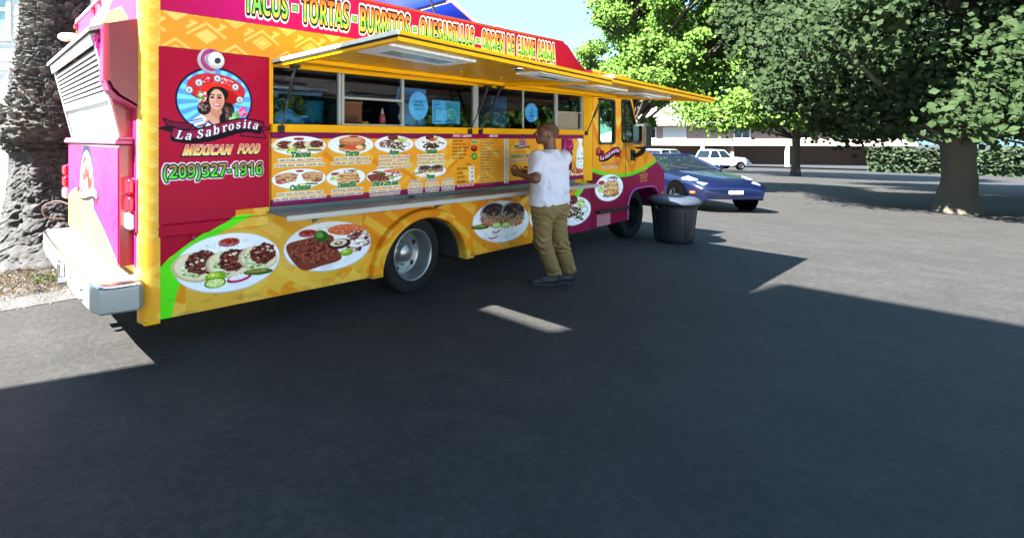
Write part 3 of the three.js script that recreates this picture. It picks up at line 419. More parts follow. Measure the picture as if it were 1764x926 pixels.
    part(a, 'end_cover', slab(-.006, .002, 0, 1.004, -.014, .012), M.offWhite); part(a, 'edge_cover', [slab(.0021, .998, .997, 1.006, -.012, .010), slab(.998, 1.004, 0, 1.004, -.012, .012)], M.yellow);
    part(a, 'edge_seal', [slab(0, 1, 1.0, 1.004, .012, .022), slab(-.004, 0, 0, 1, .014, .026)], M.rubber);
    part(a, 'recess_strip', [slab(.09, .97, .15, .225, .013, .016)], std('#5a3a20', .5)); part(a, 'hinge_gap', slab(.09, .97, .215, .23, .016, .02), M.black);
    for (const [u0, u1, v0, v1] of fixtures) { const f = part(a, 'light_fixture', [slab(u0, u1, v0, v1, .013, .03)], ledWhite); part(a, 'diffuser', slab(mix(u0, u1, .14), mix(u0, u1, .86), mix(v0, v1, .28), mix(v0, v1, .72), .030, .034), ledLens); }
    const sc = []; for (let i = 1; i < 9; i++) for (const v of [.06, .94, .5]) { const p = P(i / 9, v, .014); sc.push(new THREE.SphereGeometry(.009, 6, 4).translate(...p)); } part(a, 'screw', sc, M.yellow).userData.kind = 'stuff';
    return [a, P];
  }
  const [a1, P1] = awning(2.02, 4.555, 2.197, 2.10, 1.5, [[.045, .375, .63, .86], [.665, .955, .74, .90]]);
  const [a2, P2] = awning(4.59, 6.98, 2.125, 2.045, 1.5, [[.06, .46, .52, .74], [.62, .93, .52, .74]]);
  { const p = P1(.52, .925, .04); part(a1, "hook", [new THREE.TorusGeometry(.035, .012, 8, 20).rotateX(Math.PI / 2).translate(...p), new THREE.SphereGeometry(.02, 8, 6).translate(p[0], p[1], p[2])], M.chrome); }
  for (const [a, b] of [[[2.075, 1.668, .045], [2.10, 2.14, .215]], [[4.42, 1.665, .045], [4.45, 2.12, .25]], [[4.60, 1.665, .045], [4.63, 2.125, .28]], [[6.86, 1.665, .045], [6.9, 2.105, .22]]]) {
    const s = group(truck, 'gas_strut'), m = a.map((v, i) => mix(v, b[i], .48));
    part(s, 'strut_rod', bar(a, m, .0075), M.darkSteel); part(s, 'strut_cylinder', bar(m, b, .0145), std('#26272a', .3, .4));
    part(s, 'strut_foot', [box(a[0] - .03, a[0] + .03, a[1] - .035, a[1] + .02, .028, .05, .006), new THREE.SphereGeometry(.018, 10, 8).translate(...a)], M.black); part(s, 'strut_bracket', [box(b[0] - .035, b[0] + .035, b[1], b[1] + .025, b[2] - .03, b[2] + .03, .005)], M.black);
  }
  // -- security camera over the emblem
  const cam = group(truck, 'security_camera');
  part(cam, 'camera_base', [new THREE.CylinderGeometry(.082, .088, .03, 28).rotateX(Math.PI / 2).translate(1.475, 2.165, .022)], M.white);
  part(cam, 'camera_ball', [new THREE.SphereGeometry(.066, 24, 18).translate(1.505, 2.16, .06)], M.white); part(cam, 'camera_lens', [new THREE.CylinderGeometry(.021, .024, .03, 18).rotateX(Math.PI / 2).translate(1.497, 2.152, .117)], M.black);
  part(cam, 'camera_shroud', [new THREE.TorusGeometry(.068, .014, 10, 28, 4.4).rotateZ(.9).translate(1.478, 2.165, .055)], std('#a81c6a', .5));
  // -- wheels
  const rimMat = std('#a0a4a4', .3, .85), tyreG = lathe([[.262, -.11], [.29, -.125], [.36, -.128], [.392, -.11], [.4, -.07], [.4, .07], [.392, .11], [.36, .128], [.29, .125], [.262, .11], [.25, 0], [.262, -.11]], 64).rotateX(Math.PI / 2);
  const grooves = [-.06, -.02, .02, .06].map((z) => new THREE.TorusGeometry(.4, .006, 5, 64).translate(0, 0, z));
  const rimG = lathe([[.268, .108], [.27, .13], [.258, .137], [.246, .126], [.238, .10], [.232, -.02], [.215, -.045], [.15, -.03], [.105, -.06], [.1, -.065]], 56).rotateX(Math.PI / 2);
  const hubG = [lathe([[.1, -.07], [.09, .02], [.082, .035], [.07, .03], [.062, .046], [.03, .052], [0, .053]], 32).rotateX(Math.PI / 2)];
  for (let i = 0; i < 8; i++) { const a = i / 8 * 6.283; hubG.push(new THREE.CylinderGeometry(.012, .012, .03, 6).rotateX(Math.PI / 2).translate(.128 * Math.cos(a), .128 * Math.sin(a), -.025)); }
  const holeG = []; for (let i = 0; i < 5; i++) { const a = i / 5 * 6.283 + .5; holeG.push(new THREE.CylinderGeometry(.026, .026, .012, 16).rotateX(Math.PI / 2).translate(.185 * Math.cos(a), .185 * Math.sin(a), -.036)); }
  function wheel(x, z, flip, rm = rimMat) {
    const w = group(truck, 'wheel'); w.position.set(x, .392, z); if (flip) w.rotation.y = Math.PI;
    part(w, 'tyre', [tyreG, ...grooves], M.rubber); part(w, 'rim', rimG, rm); part(w, 'hub', hubG, rm); parts(w, 'vent_hole', holeG, M.black);
  }
  wheel(3.70, -.23); wheel(8.62, -.26, false, std('#1b1c1e', .55, .3)); wheel(3.70, BACK + .16, true); wheel(8.62, BACK + .2, true);
  part(truck, 'wheel_liner', [(() => { const p = []; for (let i = 0; i <= 20; i++) { const a = Math.PI - Math.PI * i / 20; p.push([AX + .6 * Math.cos(a), .285 + .505 * Math.sin(a)]); } return strip(p, -.78, -.05, .02); })(), box(3.1, 4.4, .42, .84, -.80, -.78)], M.dark);
  part(truck, 'mud_flap', box(4.36, 4.38, .24, .7, -.6, -.06), M.rubber);
  // -- cab
  const win1 = roundRect(7.275, 1.51, 7.742, 2.15, .06), win2 = [[8.01, 1.535], [8.38, 1.535], [8.425, 1.575], [8.42, 1.80], [8.23, 2.15], [8.2, 2.17], [7.97, 2.165], [7.95, 2.14], [7.965, 1.58]];
  const cab = [[7.08, .315], [8.13, .335], [8.14, .57], [8.2, .69], [8.32, .775], [8.42, .795], [9.0, .795], [9.1, .76], [9.2, .66], [9.26, .46], [9.44, .44], [9.475, .52], [9.475, .98], [9.43, 1.06], [9.19, 1.21], [9.0, 1.335], [8.76, 1.39], [8.46, 1.807], [8.305, 2.21], [8.22, 2.46], [8.12, 2.535], [7.08, 2.545]];
  part(truck, 'cab_side', sheet(cab, [win1, win2], 0, .05, .008), M.side);
  part(truck, 'cab_far_side', sheet(cab, [win1, win2], BACK + .05, .05, .008), M.yellow);
  const ring = (outer, k) => { const cx = outer.reduce((s, p) => s + p[0], 0) / outer.length, cy = outer.reduce((s, p) => s + p[1], 0) / outer.length; return outer.map(([x, y]) => [cx + (x - cx) * (1 - k / Math.abs(x - cx || 1) * Math.min(1, Math.abs(x - cx) / .1)), cy + (y - cy) * (1 - k / Math.abs(y - cy || 1) * Math.min(1, Math.abs(y - cy) / .1))]); };
  for (const w of [win1, win2]) { const cw = group(truck, 'cab_window'); part(cw, 'window_gasket', sheet(ring(w, -.012), [ring(w, .022)], .012, .03, .005), M.gasket); part(cw, 'window_glass', new THREE.ShapeGeometry(shape(w)).translate(0, 0, -.012), M.cabGlass); part(cw, 'window_glass', new THREE.ShapeGeometry(shape(w)).translate(0, 0, BACK + .02), M.cabGlass); }
  part(truck, 'cab_roof', [strip([[6.9, 2.545], [8.1, 2.545], [8.2, 2.48], [8.29, 2.26]], BACK + .02, -.02, .03)], M.magenta);
  part(truck, 'hood', [strip([[8.74, 1.40], [9.0, 1.338], [9.19, 1.213], [9.43, 1.063], [9.478, .98]], BACK + .02, -.02, .03)], M.magenta);
  part(truck, 'nose_panel', [box(9.44, 9.474, .46, .98, BACK + .03, -.03, .01)], M.magenta);
  part(truck, 'grille', [box(9.474, 9.49, .62, .9, -1.9, -.75, .005), ...[.66, .72, .78, .84].map((y) => box(9.49, 9.5, y, y + .025, -1.88, -.77))], M.black);
  for (const z of [-.4, BACK + .4]) part(truck, 'headlight', new THREE.CylinderGeometry(.09, .09, .04, 24).rotateZ(Math.PI / 2).translate(9.49, .8, z), M.chrome);
  part(truck, 'front_bumper', box(9.46, 9.6, .42, .56, BACK, -.05, .02), M.steel);
  part(truck, 'windshield', (() => { const g = new THREE.BufferGeometry(), a = [8.735, 1.40], b = [8.30, 2.25]; g.setAttribute('position', new THREE.Float32BufferAttribute([a[0], a[1], -.05, a[0], a[1], BACK + .05, b[0], b[1], BACK + .05, a[0], a[1], -.05, b[0], b[1], BACK + .05, b[0], b[1], -.05], 3)); g.computeVertexNormals(); return g; })(), M.cabGlass);
  part(truck, 'windshield_divider', bar([8.738, 1.40, BACK / 2], [8.303, 2.25, BACK / 2], .02), M.black);
  part(truck, 'cab_door_seam', [box(7.066, 7.076, .31, 2.235, -.04, .0)], M.black);
  part(truck, 'cab_seam', [box(8.082, 8.088, .34, 2.2, -.006, .0025)], std('#4a0c22', .6));
  part(truck, 'dashboard', [box(8.2, 8.7, 1.05, 1.36, BACK + .1, -.08, .04)], M.black);
  part(truck, 'seat', [box(7.3, 7.8, 1.0, 1.14, -.95, -.35, .05), box(7.2, 7.36, 1.1, 1.75, -.95, -.35, .06)], std('#2a2c30', .9));
  part(truck, 'steering_wheel', new THREE.TorusGeometry(.2, .016, 8, 30).rotateY(Math.PI / 2).rotateZ(-.5).translate(8.1, 1.42, -.62), M.black);
  const st = part(truck, 'cab_step', [box(7.2, 8.1, .525, .56, .002, .06, .006), box(7.2, 8.1, .515, .525, .002, .05)], M.black);
  part(truck, 'step_plate', box(7.215, 7.6, .33, .50, .001, .006), std('#a8707a', .5));
  part(truck, 'arch_lip', [tube([[8.12, .35, .01], [8.13, .57, .012], [8.2, .7, .012], [8.32, .785, .012], [8.45, .805, .012], [9.0, .805, .012], [9.11, .77, .012], [9.21, .665, .012], [9.27, .47, .01]], .018, 60, 8)], std('#8a3a78', .4));
  part(truck, 'marker_lamp', box(9.33, 9.41, .66, .70, .0, .012, .005), std('#c8641e', .35)); part(truck, 'arch_liner', [box(8.1, 9.3, .34, .84, -.75, -.7), box(8.1, 9.3, .80, .84, -.7, -.05)], M.dark);
  const mir = group(truck, 'side_mirror');
  part(mir, 'mirror_housing', [box(7.955, 8.19, 1.43, 1.805, .15, .345, .055)], std('#17181a', .35)); part(mir, 'mirror_glass', [box(7.948, 7.954, 1.46, 1.775, .175, .32)], std('#cfd6d8', .03, 1));
  part(mir, 'mirror_arm', [tube([[8.30, 1.33, .0], [8.28, 1.325, .06], [8.2, 1.36, .16], [8.12, 1.42, .24], [8.09, 1.5, .26]], .036, 24, 10), box(8.24, 8.36, 1.24, 1.41, .0, .03, .012)], std('#17181a', .45));
  // -- rear: service hood with louvres, door, lamps, bumper
  const H = group(truck, 'service_hood'), hz0 = -2.34, hz1 = -.30, top = [.75, 2.33], bot = [.93, 1.59];
  const onH = (t, out = 0) => [mix(top[0], bot[0], t) - out * .97, mix(top[1], bot[1], t) - out * .24];
  const slabH = (t0, t1, z0, z1, o0, o1) => { const a = onH(t0, o0), b = onH(t1, o0), c = onH(t1, o1), d = onH(t0, o1); return hexa([[...b, z0], [...c, z0], [...c, z1], [...b, z1], [...a, z0], [...d, z0], [...d, z1], [...a, z1]]); };
  part(H, 'hood_frame', [slabH(0, 1, hz0, hz0 + .05, -.02, .012), slabH(0, 1, hz1 - .05, hz1, -.02, .012), slabH(.56, .63, hz0 + .05, hz1 - .05, -.02, .02), slabH(.97, 1, hz0 + .05, hz1 - .05, -.02, .014)], M.alu);
  part(H, 'hood_top', [hexa([[.70, 2.33, hz0 - .06], [1.0, 2.42, hz0 - .06], [1.0, 2.42, hz1 + .08], [.70, 2.33, hz1 + .08], [.70, 2.36, hz0 - .06], [1.0, 2.46, hz0 - .06], [1.0, 2.46, hz1 + .08], [.70, 2.36, hz1 + .08]]), slabH(0, .1, hz0, hz1, .012, .03)], M.alu);
  for (let i = 0; i < 9; i++) { const t = .125 + i * .049, a = onH(t, -.006), b = onH(t + .05, .016); part(H, 'slat', hexa([[b[0], b[1], hz0 + .05], [b[0], b[1], hz1 - .05], [a[0], a[1], hz1 - .05], [a[0], a[1], hz0 + .05], [b[0], b[1] + .006, hz0 + .05], [b[0], b[1] + .006, hz1 - .05], [a[0], a[1] + .006, hz1 - .05], [a[0], a[1] + .006, hz0 + .05]].map((p) => p)), M.alu); }
  part(H, 'hood_back', slabH(.1, .56, hz0 + .05, hz1 - .05, -.06, -.05), std('#8a8b85', .6));
  const tread = dataTex(256, (x, y, n) => { const u = x % 64, v = y % 64, q = (Math.floor(x / 64) + Math.floor(y / 64)) % 2, dx = (u - 32) / 26, dy = (v - 32) / 26, a = q ? dx + dy : dx - dy, b = q ? dx - dy : dx + dy; return Math.abs(a) < .34 * (1 - b * b * .35) && Math.abs(b) < 1.2 ? 255 : 40; });
  const treadMat = std('#8a908f', .36, .7, { bumpMap: tread, bumpScale: .004 }); tread.repeat.set(4, 4);
  part(H, 'tread_plate', (() => { const g = slabH(.63, .97, hz0 + .05, hz1 - .05, -.012, .0); return metreUV(g, 2, 1); })(), treadMat);
  for (const z of [hz1, hz0]) part(H, 'side_cheek', sheet([[.755, 2.33], [1.0, 2.42], [1.0, 1.55], [.935, 1.55]], [], z + (z === hz1 ? .028 : 0), .026), M.red);
  part(H, 'hood_hinge', [bar([.755, 2.3, hz1 + .035], [.86, 1.87, hz1 + .035], .012), ...[.0, .15, .3, .45, .6, .75, .9].map((t) => box(mix(.75, .85, t) - .012, mix(.75, .85, t) + .03, mix(2.28, 1.9, t), mix(2.28, 1.9, t) + .035, hz1 + .028, hz1 + .05))], std('#b0207a', .45));
  const wing = group(truck, 'hood_wing');
  part(wing, 'wing_face', [sheet([[1.015, 2.437], [.80, 2.375], [.815, 1.99], [.84, 1.93], [.885, 1.885], [1.012, 1.812]], [], -.1, .015, .003), (() => { const g = new THREE.CylinderGeometry(.04, .04, .40, 10, 1, true, Math.PI * 1.5, Math.PI * .5); return g.translate(.815, 2.18, -.145); })()], M.red);
  part(wing, 'wing_flange', [strip([[.79, 1.99], [.815, 1.925], [.865, 1.875], [1.01, 1.795]], -.26, -.098, .012), box(.775, .79, 1.98, 2.36, -.26, -.14)], M.magenta);
  const dr = group(truck, 'rear_door');
  part(dr, 'door_box', [box(.905, 1.0, .66, 1.535, -2.41, -.235, .006)], M.red); part(dr, 'door_skin', metreUV(box(.897, .904, .675, 1.515, -2.39, -.255), 2, 1), M.rear); part(dr, 'door_ledge', [box(.87, 1.0, 1.54, 1.575, -2.5, -.22, .01), box(.885, 1.0, 1.576, 1.592, -2.5, -.2)], std('#a05078', .4));
  const tl = [std('#c8142a', .2), std('#c8142a', .2), std('#e4e2dc', .2)];
  for (const [z, xx] of [[-.17, .985], [-2.62, .93]]) { const L = group(truck, 'tail_light'); part(L, 'lamp_plate', box(xx - .005, 1.0, .915, 1.30, z - .12, z + .085, .01), M.magenta); tl.forEach((m, i) => part(L, 'lamp_lens', box(xx - .05, xx - .004, 1.185 - i * .125, 1.295 - i * .125, z - .10, z + .055, .018), m)); }
  const bump = group(truck, 'rear_bumper'), bo = [[1.0, .03], [.955, .085], [.72, .05], [.685, -.05], [.665, -.5], [.665, -2.2], [.69, -2.6], [.74, -2.74], [1.0, -2.78]];
  const ex = (pts, y0, y1, bv) => new THREE.ExtrudeGeometry(shape(pts.map(([x, z]) => [x, -z])), { depth: y1 - y0 - 2 * bv, bevelEnabled: bv > 0, bevelThickness: bv, bevelSize: bv, bevelOffset: -bv, bevelSegments: 3 }).rotateX(-Math.PI / 2).translate(0, y0 + bv, 0);
  part(bump, 'bumper_face', ex(bo, .42, .592, .016), std('#989e9c', .42, .5)); part(bump, 'bumper_tread', metreUV(ex([[1.0, -.02], [.80, .0], [.73, -.12], [.73, -2.6], [1.0, -2.7]], .59, .5965, 0), 2, 0), treadMat);
  part(bump, 'bumper_lip', tube([[.955, .598, .07], [.74, .60, .045], [.7, .60, -.05], [.678, .60, -.5], [.678, .60, -2.2], [.7, .6, -2.58], [.75, .6, -2.72]], .012, 60, 8), M.chrome);
  for (const [y, z] of [[.46, -.3], [.53, -.3], [.46, -2.35], [.53, -2.35], [.46, -.9], [.53, -.7]]) part(bump, 'bolt', new THREE.SphereGeometry(.018, 10, 6).scale(.5, 1, 1).translate(.664, y, z), M.chrome);
  part(bump, 'plate_lamp', [box(.62, .664, .40, .58, -1.12, -1.0, .01), new THREE.CylinderGeometry(.03, .03, .05, 14).rotateZ(Math.PI / 2).translate(.63, .45, -.92)], M.chrome);
  for (const z of [-2.5, -1.62, -1.34, -1.06]) part(truck, 'roof_marker', [box(.965, 1.0, 2.775, 2.82, z - .05, z + .05, .012)], std('#c01a2e', .25));
  part(truck, 'work_lamp', [box(.9, 1.0, 2.66, 2.73, -2.72, -2.55, .02), new THREE.SphereGeometry(.06, 14, 10).scale(1.2, .8, 1).translate(.9, 2.69, -2.64)], M.offWhite);
  part(truck, 'rear_gutter', [box(.985, 1.0, 2.84, 2.865, BACK + .1, -.1)], std('#e0a8c8', .4));
  part(truck, 'cable_loop', tube([[.95, .86, -2.6], [.82, .9, -2.7], [.7, .84, -2.72], [.72, .74, -2.7], [.9, .7, -2.66]], .009, 30, 8), std('#4a382c', .6));
  part(truck, 'side_marker', [new THREE.SphereGeometry(.015, 8, 6).translate(1.35, .86, .03)], M.magenta);
  // -- roof fittings
  const hatch = group(truck, 'roof_hatch');
  part(hatch, 'hatch_lid', hexa([[5.15, 3.0, -.45], [4.1, 3.48, -.45], [4.1, 3.48, -1.6], [5.15, 3.0, -1.6], [5.16, 3.015, -.45], [4.11, 3.495, -.45], [4.11, 3.495, -1.6], [5.16, 3.015, -1.6]]), std('#1c46c8', .5));
  part(hatch, 'hatch_frame', [bar([5.16, 3.0, -.44], [4.1, 3.49, -.44], .022), bar([4.1, 3.49, -.44], [4.1, 3.49, -1.6], .022), bar([5.16, 3.0, -1.6], [4.1, 3.49, -1.6], .022), bar([4.65, 3.22, -.46], [4.65, 3.22, -1.6], .018)], M.offWhite); part(hatch, 'hatch_stay', [bar([4.3, 3.38, -.5], [4.5, 2.9, -.5], .014), bar([4.62, 3.215, -.5], [4.62, 3.215, -1.55], .012)], M.black); part(hatch, 'hatch_curb', [box(4.2, 5.2, 2.88, 3.0, -1.6, -.45, .02)], M.offWhite);
  part(truck, 'roof_vent', [box(5.35, 5.75, 2.87, 2.98, -.75, -.28, .03), bar([5.3, 2.99, -.3], [5.78, 2.93, -.3], .018)], M.offWhite);
}

// ---------------------------------------------------------------- ground: flat under the truck, falling gently towards the street
const groundY = (x) => x < 9.6 ? 0 : x > 110 ? -.027 * 100.4 : -.027 * (x - 9.6);
{
  const xs = [-200, -30, -6, 0, 4, 9.6, 14, 30, 60, 110, 500], zs = [-300, -60, -12, -4, 0, 4, 12, 60, 300], pos = [], uv = [], idx = [];
  for (const z of zs) for (const x of xs) { pos.push(x, groundY(x), z); uv.push(x, z); }
  for (let j = 0; j < zs.length - 1; j++) for (let i = 0; i < xs.length - 1; i++) { const a = j * xs.length + i, b = a + xs.length; idx.push(a, b, a + 1, b, b + 1, a + 1); }
  const g = new THREE.BufferGeometry(); g.setAttribute('position', new THREE.Float32BufferAttribute(pos, 3)); g.setAttribute('uv', new THREE.Float32BufferAttribute(uv, 2)); g.setIndex(idx); g.computeVertexNormals();
  const n = 1024, a = tileNoise(n, 256, 11), b = tileNoise(n, 64, 12), d = tileNoise(n, 8, 13), e = tileNoise(n, 4, 14), r = rng(15), grain = Float32Array.from({ length: n * n }, () => r());
  const asph = dataTex(n, (x, y) => { const k = grain[y * n + x], v = 25 + 7 * (a(x, y) - .5) + 10 * (b(x, y) - .5) + 16 * (d(x, y) - .5) + 18 * (k - .5) + (k > .985 ? 22 : 0); return [v * 1.06, v * .99, v * .90]; }, { srgb: true, repeat: 1 / 3.7 });
  const asphBump = dataTex(n, (x, y) => 90 + 60 * e(x, y) + 60 * grain[y * n + x] + 40 * d(x, y), { repeat: 1 / 3.7 });
  tag(part(scene, 'ground', g, std('#ffffff', .88, 0, { map: asph, bumpMap: asphBump, bumpScale: .006 })), 'dark grey asphalt of the parking lot under the truck', null, null, 'structure');
  // pale worn strip of gravel by the palm and the house
  const gp = []; const rr = rng(21); for (let i = 0; i <= 26; i++) gp.push([-30 + i * 1.45, 1.9 + .22 * noise(i * .7, 3) + (i > 20 ? (i - 20) * .1 : 0)]);
  const gravel = new THREE.ShapeGeometry(shape([...gp, [9, 13], [-30, 13]])).rotateX(-Math.PI / 2).translate(0, .005, 0);
  const gravelTex = dataTex(n, (x, y) => { const k = grain[y * n + x], q = e(x, y), v = 64 + 18 * (a(x, y) - .5) + 30 * (b(x, y) - .5) + 50 * (q - .5) + 44 * (k - .5); return [v, v * .985, v * .95]; }, { srgb: true, repeat: 1 / 2.6 });
  metreUV(gravel, 0, 2);
  tag(part(scene, 'gravel_strip', gravel, std('#ffffff', .95, 0, { map: gravelTex, bumpMap: asphBump, bumpScale: .02 })), 'pale grey gravel strip around the palm trunk', null, null, 'structure');
  // pale concrete apron across the lot, from behind the camera onwards
  const apron = metreUV(new THREE.PlaneGeometry(70, 46).rotateX(-Math.PI / 2).translate(-26, .006, 27.3), 0, 2);
  tag(part(scene, 'concrete_apron', apron, std('#ffffff', .9, 0, { map: dataTex(256, (x, y) => 198 + 40 * (smudge(x * 2, y * 2) - .5), { srgb: true, repeat: .3 }) })), 'pale concrete apron across the lot', null, null, 'structure');
  // dry grass at the foot of the palm
  const blade = new THREE.BufferGeometry(); blade.setAttribute('position', new THREE.Float32BufferAttribute([-.006, 0, 0, .006, 0, 0, .002, .5, .08, -.006, 0, 0, .002, .5, .08, .02, 1, .3], 3)); blade.computeVertexNormals();
  for (const [nm, lb, col, cnt, cx, cz, sx, sz, hh] of [['dry_grass', 'straw coloured dry grass at the foot of the palm trunk', '#8f7c50', 4200, .55, -2.95, 1.15, .62, .07], ['green_weeds', 'small patch of green weeds beside the palm trunk', '#8aa03a', 260, .92, -2.86, .3, .14, .09]]) {
    const im = new THREE.InstancedMesh(blade, std(col, .8, 0, { side: THREE.DoubleSide }), cnt), m = new THREE.Matrix4(), q = new THREE.Quaternion(), q2 = new THREE.Quaternion(), r3 = rng(cnt), c = new THREE.Color();
    for (let i = 0; i < cnt; i++) { const t = r3() * 6.283, k = Math.sqrt(r3()); q.setFromAxisAngle(new THREE.Vector3(0, 1, 0), r3() * 6.28); q2.setFromAxisAngle(new THREE.Vector3(1, 0, 0), .2 + 1.1 * r3()); const s = hh * (.5 + r3()); m.compose(new THREE.Vector3(cx + Math.cos(t) * sx * k, .004, cz + Math.sin(t) * sz * k), q.multiply(q2), new THREE.Vector3(s * 3, s, s)); im.setMatrixAt(i, m); c.set(col).offsetHSL(0, 0, (r3() - .5) * .18); im.setColorAt(i, c); }
    im.name = nm; im.castShadow = im.receiveShadow = true; scene.add(im); tag(im, lb, 'grass', null, 'stuff');
  }
  { const im = new THREE.InstancedMesh(new THREE.DodecahedronGeometry(1, 0), std('#8f8a80', .9), 900), m = new THREE.Matrix4(), r4 = rng(5), q = new THREE.Quaternion(), eu = new THREE.Euler();
    for (let i = 0; i < 900; i++) { const s = .006 + .014 * r4() * r4(); m.compose(new THREE.Vector3(-1.5 + 2.6 * r4(), .006, -1.9 - 4.2 * r4()), q.setFromEuler(eu.set(r4() * 6, r4() * 6, r4() * 6)), new THREE.Vector3(s, s * .7, s)); im.setMatrixAt(i, m); }
    im.name = 'loose_stones'; im.castShadow = im.receiveShadow = true; scene.add(im); tag(im, 'loose small stones lying on the gravel strip', 'stones', null, 'stuff'); }
  { const r5 = rng(60), gs = []; for (let i = 0; i < 420; i++) { const s = .003 + .007 * r5() * r5(); gs.push(new THREE.DodecahedronGeometry(s, 0).scale(1, .6, 1).rotateY(r5() * 6).translate(2.4 + 6 * r5(), .003, -.6 + 3.2 * r5())); } solo('asphalt_grit', gs, std('#3a3836', .9), 'fine pale grit scattered over the dark asphalt', 'grit', null, 'stuff'); }
}
{ // scraps on the asphalt
  const s = solo('paper_scrap', [hexa([[5.44, .004, .60], [5.54, .004, .57], [5.545, .004, .545], [5.445, .004, .58], [5.44, .016, .60], [5.54, .006, .57], [5.545, .010, .545], [5.445, .02, .58]])], M.white, 'small white paper scrap on the asphalt behind the heels of the man', 'litter');
}
// ---------------------------------------------------------------- palm trunk
{
  const palm = thing('palm_tree', 'thick rough grey palm trunk with old frond stubs beside the white house', 'palm tree', [1.0, 0, -4.42]);
  const prof = [[0, .98], [.12, .82], [.3, .68], [.6, .585], [.9, .53], [1.2, .50], [1.36, .50], [1.5, .58], [1.6, .66], [1.72, .69], [1.85, .62], [2.0, .54], [2.4, .47], [2.8, .42], [3.4, .37], [4.2, .34], [6, .32], [9, .30]];
  const R = (y) => { let i = 0; while (i < prof.length - 2 && prof[i + 1][0] < y) i++; const [a, ra] = prof[i], [b, rb] = prof[i + 1]; return mix(ra, rb, smooth(0, 1, (y - a) / (b - a)) * .5 + .5 * clamp((y - a) / (b - a), 0, 1)); };
  const lean = (y) => [.05 * smooth(0, 4, y), 0];
  const na = 220, ny = 420, pos = [], col = [], idx = [], C = new THREE.Color();
  const holes = []; const hr = rng(88); for (let i = 0; i < 26; i++) holes.push([hr() * 6.283, .25 + .75 * hr(), .03 + .035 * hr()]);
  for (let j = 0; j <= ny; j++) { const y = j < 330 ? j / 330 * 3.9 : 3.9 + (j - 330) / (ny - 330) * 5;
    for (let i = 0; i <= na; i++) {
      const a = i / na * Math.PI * 2, cx = Math.cos(a), cz = Math.sin(a), r0 = R(y);
      const low = 1 - smooth(1.25, 1.55, y);
      let d = fbm(cx * 2.2, y * 3, cz * 2.2, 4) * .085;
      const cr = Math.abs(fbm(cx * 1.6, y * 7.5 + 1.2 * noise(cx * 2, y, cz * 2), cz * 1.6, 3)); d -= low * .035 * smooth(.07, .0, cr);
      d += (1 - low) * (.05 * Math.abs(noise(cx * 5, y * 9, cz * 5)) + .05 * fbm(cx * 7, y * 10, cz * 7, 3));
      d += fbm(cx * 15, y * 26, cz * 15, 3) * .034;
      let hole = 0; for (const [ha, hy, hs] of holes) { let da = Math.abs(a - ha); da = Math.min(da, 6.283 - da) * r0; const q = Math.hypot(da, (y - hy) * 1.2) / hs; if (q < 1.2) hole = Math.max(hole, 1 - smooth(.6, 1.15, q)); }
      d -= hole * .07; d += (1 - smooth(0, .35, y)) * .16 * fbm(cx * 3, 0, cz * 3, 2);
      const [lx, lz] = lean(y), r = r0 + d;
      pos.push(lx + cx * r, y, lz + cz * r);
      const v = .04 + .03 * fbm(cx * 6, y * 8, cz * 6, 3) + .014 * noise(cx * 30, y * 30, cz * 30), warm = smooth(.0, .25, noise(cx * 2, y * 2.2, cz * 2)) * smooth(1.3, 1.8, y) * (1 - smooth(1.9, 2.4, y));
      C.setRGB(v * (1 + .2 * warm), v * .99, v * (.96 - .2 * warm)); col.push(C.r, C.g, C.b);
    } }
  for (let j = 0; j < ny; j++) for (let i = 0; i < na; i++) { const a = j * (na + 1) + i, b = a + na + 1; idx.push(a, b, a + 1, b, b + 1, a + 1); }
  const g = new THREE.BufferGeometry(); g.setAttribute('position', new THREE.Float32BufferAttribute(pos, 3)); g.setAttribute('color', new THREE.Float32BufferAttribute(col, 3)); g.setIndex(idx); g.computeVertexNormals();
  const trunk = new THREE.Mesh(g, std('#ffffff', .95, 0, { vertexColors: true })); trunk.name = 'trunk'; palm.add(trunk);
  // stubs of cut fronds: ragged wedges in spirals on the upper trunk
  const wedge = new THREE.BoxGeometry(1, 1, 1, 9, 2, 5), wp = wedge.attributes.position;
  for (let i = 0; i < wp.count; i++) { let x = wp.getX(i), y = wp.getY(i), z = wp.getZ(i) + .5; const w = 1 - .3 * z + .25 * noise(x * 3, z * 4, y), rag = z > .6 ? .6 * noise(x * 9, y * 7, 2) : 0; wp.setXYZ(i, x * w + .1 * noise(z * 5, x * 4), y * (1 - .55 * z) + .3 * z * z + .16 * noise(x * 5, z * 5, 7), z + rag); }
  wedge.computeVertexNormals();
  const list = []; const r = rng(31);
  for (let y = 1.42; y < 4.4; y += .034) { const n = 24; for (let i = 0; i < n; i++) { const a = (i + y * 7.31 + r() * .5) / n * Math.PI * 2; list.push([y + .05 * (r() - .5), a, .8 + .6 * r(), r()]); } }
  const im = new THREE.InstancedMesh(wedge, std('#ffffff', .95), list.length), m = new THREE.Matrix4(), q = new THREE.Quaternion();
  list.forEach(([y, a, k, s], i) => {
    const [lx, lz] = lean(y), rr = R(y) - .06, out = new THREE.Vector3(Math.cos(a), .1 + .7 * s - .5 * smooth(1.75, 1.45, y), Math.sin(a)).normalize(), side = new THREE.Vector3(0, 1, 0).cross(out).normalize(), up = out.clone().cross(side);
    m.makeBasis(side, up, out); q.setFromRotationMatrix(m); m.compose(new THREE.Vector3(lx + Math.cos(a) * rr, y, lz + Math.sin(a) * rr), q, new THREE.Vector3(.11 * k, .026 * k, .08 + .06 * k * s)); im.setMatrixAt(i, m);
    const v = .033 + .05 * s * s + (s > .85 ? .05 : 0); im.setColorAt(i, new THREE.Color().setRGB(v * 1.03, v * .98, v * .9));
  });
  im.name = 'frond_stubs'; im.userData.kind = 'stuff'; palm.add(im); shade(palm);
}
